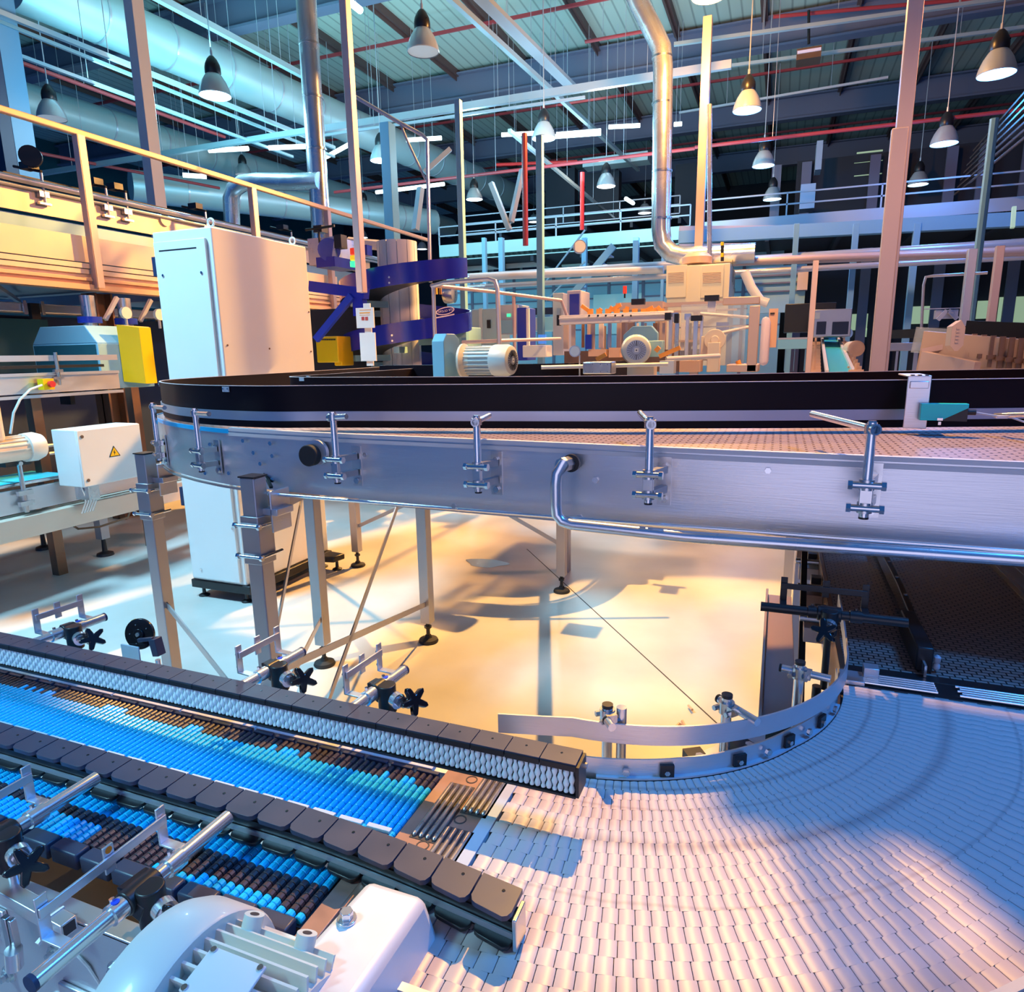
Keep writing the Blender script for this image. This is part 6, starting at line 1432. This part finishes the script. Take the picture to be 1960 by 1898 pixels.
walkway('right_walkway', 'dark grey walkway with railing on the right below the blue lamps', 1340, 2100, 405, 388, 438, 425, 15.0, 3.5, 'beamgrey')
walkway('upper_walkway', 'upper dark gantry with thin railing behind the elbow duct', 880, 1300, 432, 420, 440, 430, 19, 2, 'beamgrey')
st_ = thing('far_staircase', 'steep blue steel staircase under the far walkway', 'staircase', tuple(ad(1065, 600, 14)))
T = ad(1100, 560, 14).y
mb = MB(); mb.bar(ay(1055, 612, T), ay(1175, 470, T), .06, .14); mb.bar(ay(1040, 545, T), ay(1120, 440, T), .03, .03); mb.bar(ay(1045, 575, T), ay(1120, 500, T), .03, .03); build(mb, 'stringer', 'colblue', st_)
mb = MB()
for k in range(9): p = ay(1055+13*k, 612-15.5*k, T); mb.cbox(p+V((0, .2, 0)), (.16, .4, .03))
build(mb, 'tread', 'beamgrey', st_, sep=1)
# back rooms
rm1 = thing('partition_wall', 'pale blue panelled partition room behind the machines in the centre', 'partition', (-3, 18, 0))
T = 18
a = ay(860, 700, T); b_ = ay(1500, 500, T)
mb = MB(); mb.box((a.x, T, 0), (b_.x, T+.1, ay(1100, 470, T).z)); build(mb, 'panel', 'paleblue', rm1)
mb = MB()
for py in (545, 570, 600, 630): z = ay(1200, py, T).z; mb.box((a.x, T-.02, z), (b_.x, T, z+.04))
for px in (905, 985, 1060, 1165, 1230, 1300, 1420): x = ay(px, 600, T).x; mb.box((x-.04, T-.03, 0), (x+.04, T, b_.z))
build(mb, 'panel_joint', 'beam', rm1, sep=1)
mb = MB()
for (x0, y0, x1, y1) in ((870, 500, 905, 535), (912, 520, 940, 535), (945, 500, 985, 530), (1000, 500, 1028, 520), (1128, 492, 1160, 512)): mb.pbox(x0, y0, x1, y1, T-.05, .03)
build(mb, 'window', 'navy', rm1, sep=1)
mb = MB()
for (x0, y0, x1, y1) in ((1045, 488, 1125, 512), (1430, 490, 1508, 506), (1135, 560, 1228, 640)): mb.pbox(x0, y0, x1, y1, T-.06, .03)
build(mb, 'lit_window', 'winlit', rm1, sep=1)
rm2 = thing('white_partition', 'white low partition under the far walkway, left of the staircase', 'partition', tuple(ay(960, 500, 16.8)))
mb = MB(); mb.pbox(870, 500, 1040, 520, 16.9, .05); build(mb, 'panel', 'white', rm2)
dm = thing('dark_hall_opening', 'dark green lit hall seen through the portal frames on the right', 'hall', (6, 20, 0))
T = 20
mb = MB(); a = ay(1500, 700, T); b_ = ay(2200, 440, T); mb.box((a.x, T, 0), (b_.x+2, T+.1, 6.5)); build(mb, 'back_panel', 'walldark', dm)
mb = MB()
for (x0, y0, x1, y1) in ((1635, 436, 1680, 440), (1640, 449, 1680, 453), (1640, 286, 1690, 294), (1635, 306, 1690, 312), (1635, 332, 1688, 336), (1656, 434, 1663, 442)): mb.pbox(x0, y0, x1, y1, T-.1, .05)
build(mb, 'far_strip_light', 'faintgreen', dm, sep=1)
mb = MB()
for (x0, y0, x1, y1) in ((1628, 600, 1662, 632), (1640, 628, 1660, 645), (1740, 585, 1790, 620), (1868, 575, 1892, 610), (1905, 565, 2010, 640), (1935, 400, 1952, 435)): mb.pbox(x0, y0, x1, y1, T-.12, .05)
build(mb, 'lit_patch', 'faintgreen', dm, sep=1)
mb = MB()
for px in (1470, 1525, 1650, 1700, 1790, 1850, 1930): x = ay(px, 600, T-.3).x; mb.box((x-.12, T-.3, 0), (x+.12, T-.2, 6.4))
build(mb, 'mullion', 'beam', dm, sep=1)
lw = thing('louvre_wall', 'grey louvred wall panels between the cream cabinet and the pinkish post', 'wall panel', tuple(ay(1500, 560, 13)))
mb = MB(); mb.pbox(1430, 505, 1545, 600, 13.2, .1); build(mb, 'panel', 'paleblue', lw)
mb = MB()
for py in (525, 540, 556): mb.pbox(1430, py, 1545, py+2.5, 13.15, .05)
mb.use('beam'); build(mb, 'slat_gap', 'beam', lw, sep=1)
mb = MB(); mb.pbox(1525, 515, 1548, 555, 13.1, .04); build(mb, 'lit_louvre', 'mezzlight', lw)
pf = thing('portal_beam', 'blue portal beam joining the far columns on the right', 'beam', tuple(ay(1600, 440, 12.0)))
T = ad(1600, 440, 12).y
mb = MB(); mb.bar(ay(1300, 455, T), ay(2050, 415, T), .2, .22); build(mb, 'beam', 'colblue', pf)
mb = MB(); mb.bar(ay(1300, 438, T-.05), ay(1530, 437, T-.05), .05, .10); mb.bar(ay(1300, 475, T-.2), ay(1445, 473, T-.2), .1, .14); build(mb, 'ledge', 'pipe', pf, sep=1)
# solid near-black boxes stand in for dark openings behind the gantry
for k, (x0, y0, x1, y1, t, lab) in enumerate(((1045, 320, 1100, 410, 22, 'black shaft opening behind the left of the elbow duct'), (1120, 325, 1185, 415, 22, 'wide black opening behind the warm white lamp'), (1290, 310, 1340, 400, 22, 'black opening right of the elbow duct'))):
    b0_ = ay(x0, y1, t); b1_ = ay(x1, y0, t); single(MB().box((b0_.x, t, 0), (b1_.x, t+.4, b1_.z)), 'dark_opening', 'walldark', lab, 'opening', 'dark openings behind the gantry')
for k, (x0, y0, x1, y1, t, lab) in enumerate(((1115, 288, 1240, 320, 20, 'pale air handling box under the roof left of the elbow duct'), (1560, 268, 1576, 325, 18, 'pale vertical chute between the blue lamps'), (1530, 350, 1562, 400, 17.5, 'grey box standing on the right walkway'))):
    single(MB().pbox(x0, y0, x1, y1, t, .6), 'air_unit', 'beamgrey' if k else 'duct', lab, 'air unit')
for (a, da), (b_, db), w_, lab in ((((795, 440), 12), ((805, 360), 12), .10, 'slanted dark brace beside the bent white tube'), (((812, 330), 12), ((862, 285), 12), .08, 'dark brace rising right from the bent white tube'), (((975, 440), 13), ((940, 350), 13), .09, 'left arm of the pale forked brace above the gantry'), (((978, 425), 13), ((1000, 325), 13), .09, 'right arm of the pale forked brace above the gantry')):
    single(MB().bar(ad(*a, da), ad(*b_, db), w_, w_), 'roof_brace', 'beamgrey', lab, 'brace', 'slanted roof braces')
grl = thing('hall_side_grilles', 'rows of pale slatted grilles on the far right wall', 'grille', (9, 14, 4))
mb = MB()
for k in range(7): mb.tube(ad(1828+6*k, 372-14*k, 14), ad(1990, 240-16*k, 9.5), .022, 6)
build(mb, 'slat', 'bronze', grl, sep=1)
mb = MB(); mb.bar(ad(1938, 436, 10), ad(1941, 396, 10), .05, .06); build(mb, 'lit_slat', 'faintgreen', grl)

# ================================================================== SHELL
m = bpy.data.materials.new('floor_concrete'); m.use_nodes = True; nt = m.node_tree; b = nt.nodes['Principled BSDF']
tc = nt.nodes.new('ShaderNodeTexCoord'); n1 = nt.nodes.new('ShaderNodeTexNoise'); n1.inputs['Scale'].default_value = 1.3; n1.inputs['Detail'].default_value = 6; nt.links.new(tc.outputs['Object'], n1.inputs[0])
cr_ = nt.nodes.new('ShaderNodeValToRGB'); cr_.color_ramp.elements[0].position = .3; cr_.color_ramp.elements[0].color = (.56, .52, .46, 1); cr_.color_ramp.elements[1].position = .7; cr_.color_ramp.elements[1].color = (.76, .74, .70, 1)
nt.links.new(n1.outputs['Fac'], cr_.inputs[0]); nt.links.new(cr_.outputs[0], b.inputs['Base Color'])
mr = nt.nodes.new('ShaderNodeMapRange'); mr.inputs[3].default_value = .22; mr.inputs[4].default_value = .45; nt.links.new(n1.outputs['Fac'], mr.inputs[0]); nt.links.new(mr.outputs[0], b.inputs['Roughness'])
M['floor'] = m
struct(MB().box((-16, -3, -.05), (12, 34, 0)), 'floor', 'floor', smooth=False)
mb = MB(); a, b_ = az(1150, 1180, .001), az(1330, 1345, .001); d = (b_-a).normalized(); mb.bar(a-d*1.5, b_+d*.4, .006, .001); struct(mb, 'trim_1', 'beltdark', smooth=False)
wp = single(MB().prism([V((x_, y_, .0005)) for x_, y_ in [(az(930, 1078, 0).x+.16*math.cos(t)*(1+.25*math.sin(3*t)), az(930, 1078, 0).y+.10*math.sin(t)) for t in [2*PI*k/20 for k in range(20)]]], (0, 0, .002)), 'puddle', 'chrome', 'small glinting wet patch on the floor under the elevated conveyor', 'puddle')
scr = single(MB().path([az(1290, 1395, .01), az(1300, 1385, .02), az(1312, 1392, .01), az(1306, 1380, .015)], .008, 6).path([az(1318, 1350, .01), az(1325, 1358, .015)], .006, 6), 'floor_debris', 'mezz', 'crumpled scrap lying on the orange floor by the guide strip', 'debris')
# roof: ribbed sheets, purlins, rafters
m = bpy.data.materials.new('roof_sheet'); m.use_nodes = True; nt = m.node_tree; b = nt.nodes['Principled BSDF']; b.inputs['Roughness'].default_value = .6
tc = nt.nodes.new('ShaderNodeTexCoord'); wv = nt.nodes.new('ShaderNodeTexWave'); wv.bands_direction = 'X'; wv.inputs['Scale'].default_value = 1.2; nt.links.new(tc.outputs['Object'], wv.inputs[0])
cr_ = nt.nodes.new('ShaderNodeValToRGB'); cr_.color_ramp.elements[0].position = .0; cr_.color_ramp.elements[0].color = (.30, .36, .33, 1); cr_.color_ramp.elements[1].position = .12; cr_.color_ramp.elements[1].color = (.50, .60, .54, 1)
nt.links.new(wv.outputs['Fac'], cr_.inputs[0]); nt.links.new(cr_.outputs[0], b.inputs['Base Color']); M['roof'] = m
RZ = 9.0
struct(MB().box((-24, -3, RZ), (12, 36, RZ+.1)), 'ceiling', 'roof', smooth=False)
k = 0
for t in (6.0, 11.5, 17.0, 22.5, 28.0):
    mb = MB(); mb.box((-24, t-.16, RZ-.75), (12, t+.16, RZ-.70)); mb.box((-24, t-.02, RZ-.72), (12, t+.02, RZ-.12)); mb.box((-24, t-.16, RZ-.14), (12, t+.16, RZ-.10)); struct(mb, 'ceiling_beam', 'beam', smooth=False)
for s in [-22+1.95*k for k in range(17)]:
    mb = MB(); mb.box((s-.07, -2, RZ-.16), (s+.07, 34, RZ-.0)); mb.box((s-.01, -2, RZ-.26), (s+.01, 34, RZ-.1)); struct(mb, 'ceiling_purlin', 'purlin', smooth=False)
for t in (8.7, 14.2, 19.7, 25.2):
    mb = MB(); mb.box((-24, t-.03, RZ-.34), (12, t+.03, RZ-.28)); struct(mb, 'ceiling_tie', 'redpipe', smooth=False)
for (x0, y0), (x1, y1) in (((1030, 142), (1085, 166)), ((1088, 137), (1140, 160))):
    a = az(x0, y0, RZ-.02); b_ = az(x1, y1, RZ-.02); mb = MB(); mb.box((min(a.x, b_.x), min(a.y, b_.y)-.4, RZ-.03), (max(a.x, b_.x), max(a.y, b_.y)+.3, RZ-.01)); tag(build(mb, 'window_1', 'skylight', smooth=False), kind='structure')
struct(MB().box((-24, 34, 0), (12, 34.1, RZ)), 'wall_back', 'walldark', smooth=False)
struct(MB().box((-24, -3, 0), (-23.9, 34, RZ)), 'wall_left', 'darkteal', smooth=False)
struct(MB().box((12, -3, 0), (12.1, 34, RZ)), 'wall_right', 'walldark', smooth=False)
mb = MB()
# ================================================================== LIGHT
def light(name, kind, loc, energy, color, size=.2, target=None, spot=None, blend=.5, sizey=None):
    l = bpy.data.lights.new(name, kind); l.energy = energy; l.color = color
    if kind == 'AREA':
        l.size = size
        if sizey: l.shape = 'RECTANGLE'; l.size_y = sizey
    else: l.shadow_soft_size = size
    if kind == 'SPOT': l.spot_size = spot; l.spot_blend = blend
    o = bpy.data.objects.new(name, l); col.objects.link(o); o.location = V(loc)
    if target is not None: o.rotation_euler = (V(target)-V(loc)).to_track_quat('-Z', 'Y').to_euler()
    return o
ORANGE = (1, .48, .10); BLUE = (.03, .30, 1.0); ICE = (.34, .74, 1.0)
# the orange lamp (just under its shade) throws the hard warm light towards the camera
light('orange_lamp_light', 'SPOT', LO+V((0, 0, -.05)), 9500, ORANGE, .14, (-4.6, 3, 1.4), math.radians(48), .6)
light('orange_lamp_glow', 'POINT', LO+V((0, 0, -.12)), 1000, (1, .45, .10), .18)
light('orange_row_lamp', 'SPOT', (-.5, 2.7, 5.6), 2000, (1, .53, .125), .035, (.38, 1.15, 0), math.radians(47), .12)
# blue-white pendants
for k, (x, y, w, e, c) in enumerate(((412, 184, 57, 160, ICE), (730, 308, 41, 130, ICE), (1041, 266, 44, 120, ICE), (1430, 212, 52, 70, BLUE), (1907, 143, 64, 100, BLUE), (1807, 276, 47, 55, BLUE), (1461, 318, 40, 60, BLUE), (908, 382, 31, 120, ICE), (1160, 357, 35, 90, (1, .8, .6)))):
    p = ad(x, y, .45*FPX/w); light('pendant_light', 'POINT', p-V((0, 0, .12)), e*1.8, c, .2)
# fill lights added without fixtures, behind the camera and among the machines
light('fill_light_left', 'SPOT', (-4.2, .2, 5.6), 2300, ICE, .6, (-3.1, 1.5, 0), math.radians(62), .5)  # added cool fill for the left floor
light('fill_light_near', 'SPOT', (-2.0, -2.2, 3.4), 520, (.34, .80, 1), .35, (-.78, -.88, .9), math.radians(27), .5)  # added spot, brightens the blue lanes and front motor
light('fill_light_right', 'SPOT', (2.4, .3, 4.9), 660, BLUE, .5, (.45, -.15, .9), math.radians(44), .6)  # added blue fill for the shaded part of the turning belt
light('warm_post_fill', 'SPOT', (2.2, .2, 3.4), 60, (1, .5, .3), .2, (.74, 3.0, 2.5), math.radians(50), .6)  # added spot, warms the thick post
light('warm_cabinet_fill', 'SPOT', (-.7, 7.6, 4.6), 260, (1, .66, .32), .2, (-.9, 10.3, 2.2), math.radians(60), .6)  # added spot, brightens the cream cabinet
light('fill_light_behind', 'AREA', (.6, -4.6, 1.45), 45, (.85, .78, 1.0), 3.5, (0, 0, 1.3))  # added area light for the stainless side panel to reflect
light('warm_side_fill', 'SPOT', (3.2, 5.2, 5.0), 1150, (1, .44, .22), .4, (-3.4, 4.2, 1.8), math.radians(56), .6)  # added warm spot for the cabinet and platform faces
light('warm_machine_fill', 'SPOT', (.1, 3.1, 4.2), 420, (1, .55, .22), .25, (-.3, 4.5, 1.6), math.radians(75), .6)  # added warm spot above the packing machine
light('warm_right_fill', 'SPOT', (1.9, 2.6, 4.2), 260, (1, .5, .28), .25, (2.2, 5.0, 1.5), math.radians(80), .6)  # added warm spot for the right packing line
light('roof_glow_left', 'AREA', (-9, 9, 5.0), 380, (.25, .8, .95), 4, (-9, 12, 9))  # upward area light without a fixture, brightens the roof
light('roof_glow_mid', 'AREA', (-3, 13, 5.0), 200, (.4, .75, .9), 4, (-3, 16, 9))  # second upward light for the roof, also without a fixture
w = bpy.data.worlds.new('world'); sc.world = w; w.use_nodes = True
bg_ = w.node_tree.nodes['Background']; bg_.inputs[0].default_value = (.03, .18, .62, 1); bg_.inputs[1].default_value = .5
sc.view_settings.view_transform = 'Standard'; sc.view_settings.look = 'None'; sc.view_settings.gamma = 1; sc.view_settings.exposure = 0.0
sc.view_settings.use_curve_mapping = False
sc.cycles.max_bounces = 6; sc.cycles.diffuse_bounces = 3; sc.cycles.glossy_bounces = 3; sc.cycles.transparent_max_bounces = 6; sc.cycles.sample_clamp_indirect = 4.0
sc.cycles.caustics_reflective = False; sc.cycles.caustics_refractive = False; sc.cycles.use_denoising = True
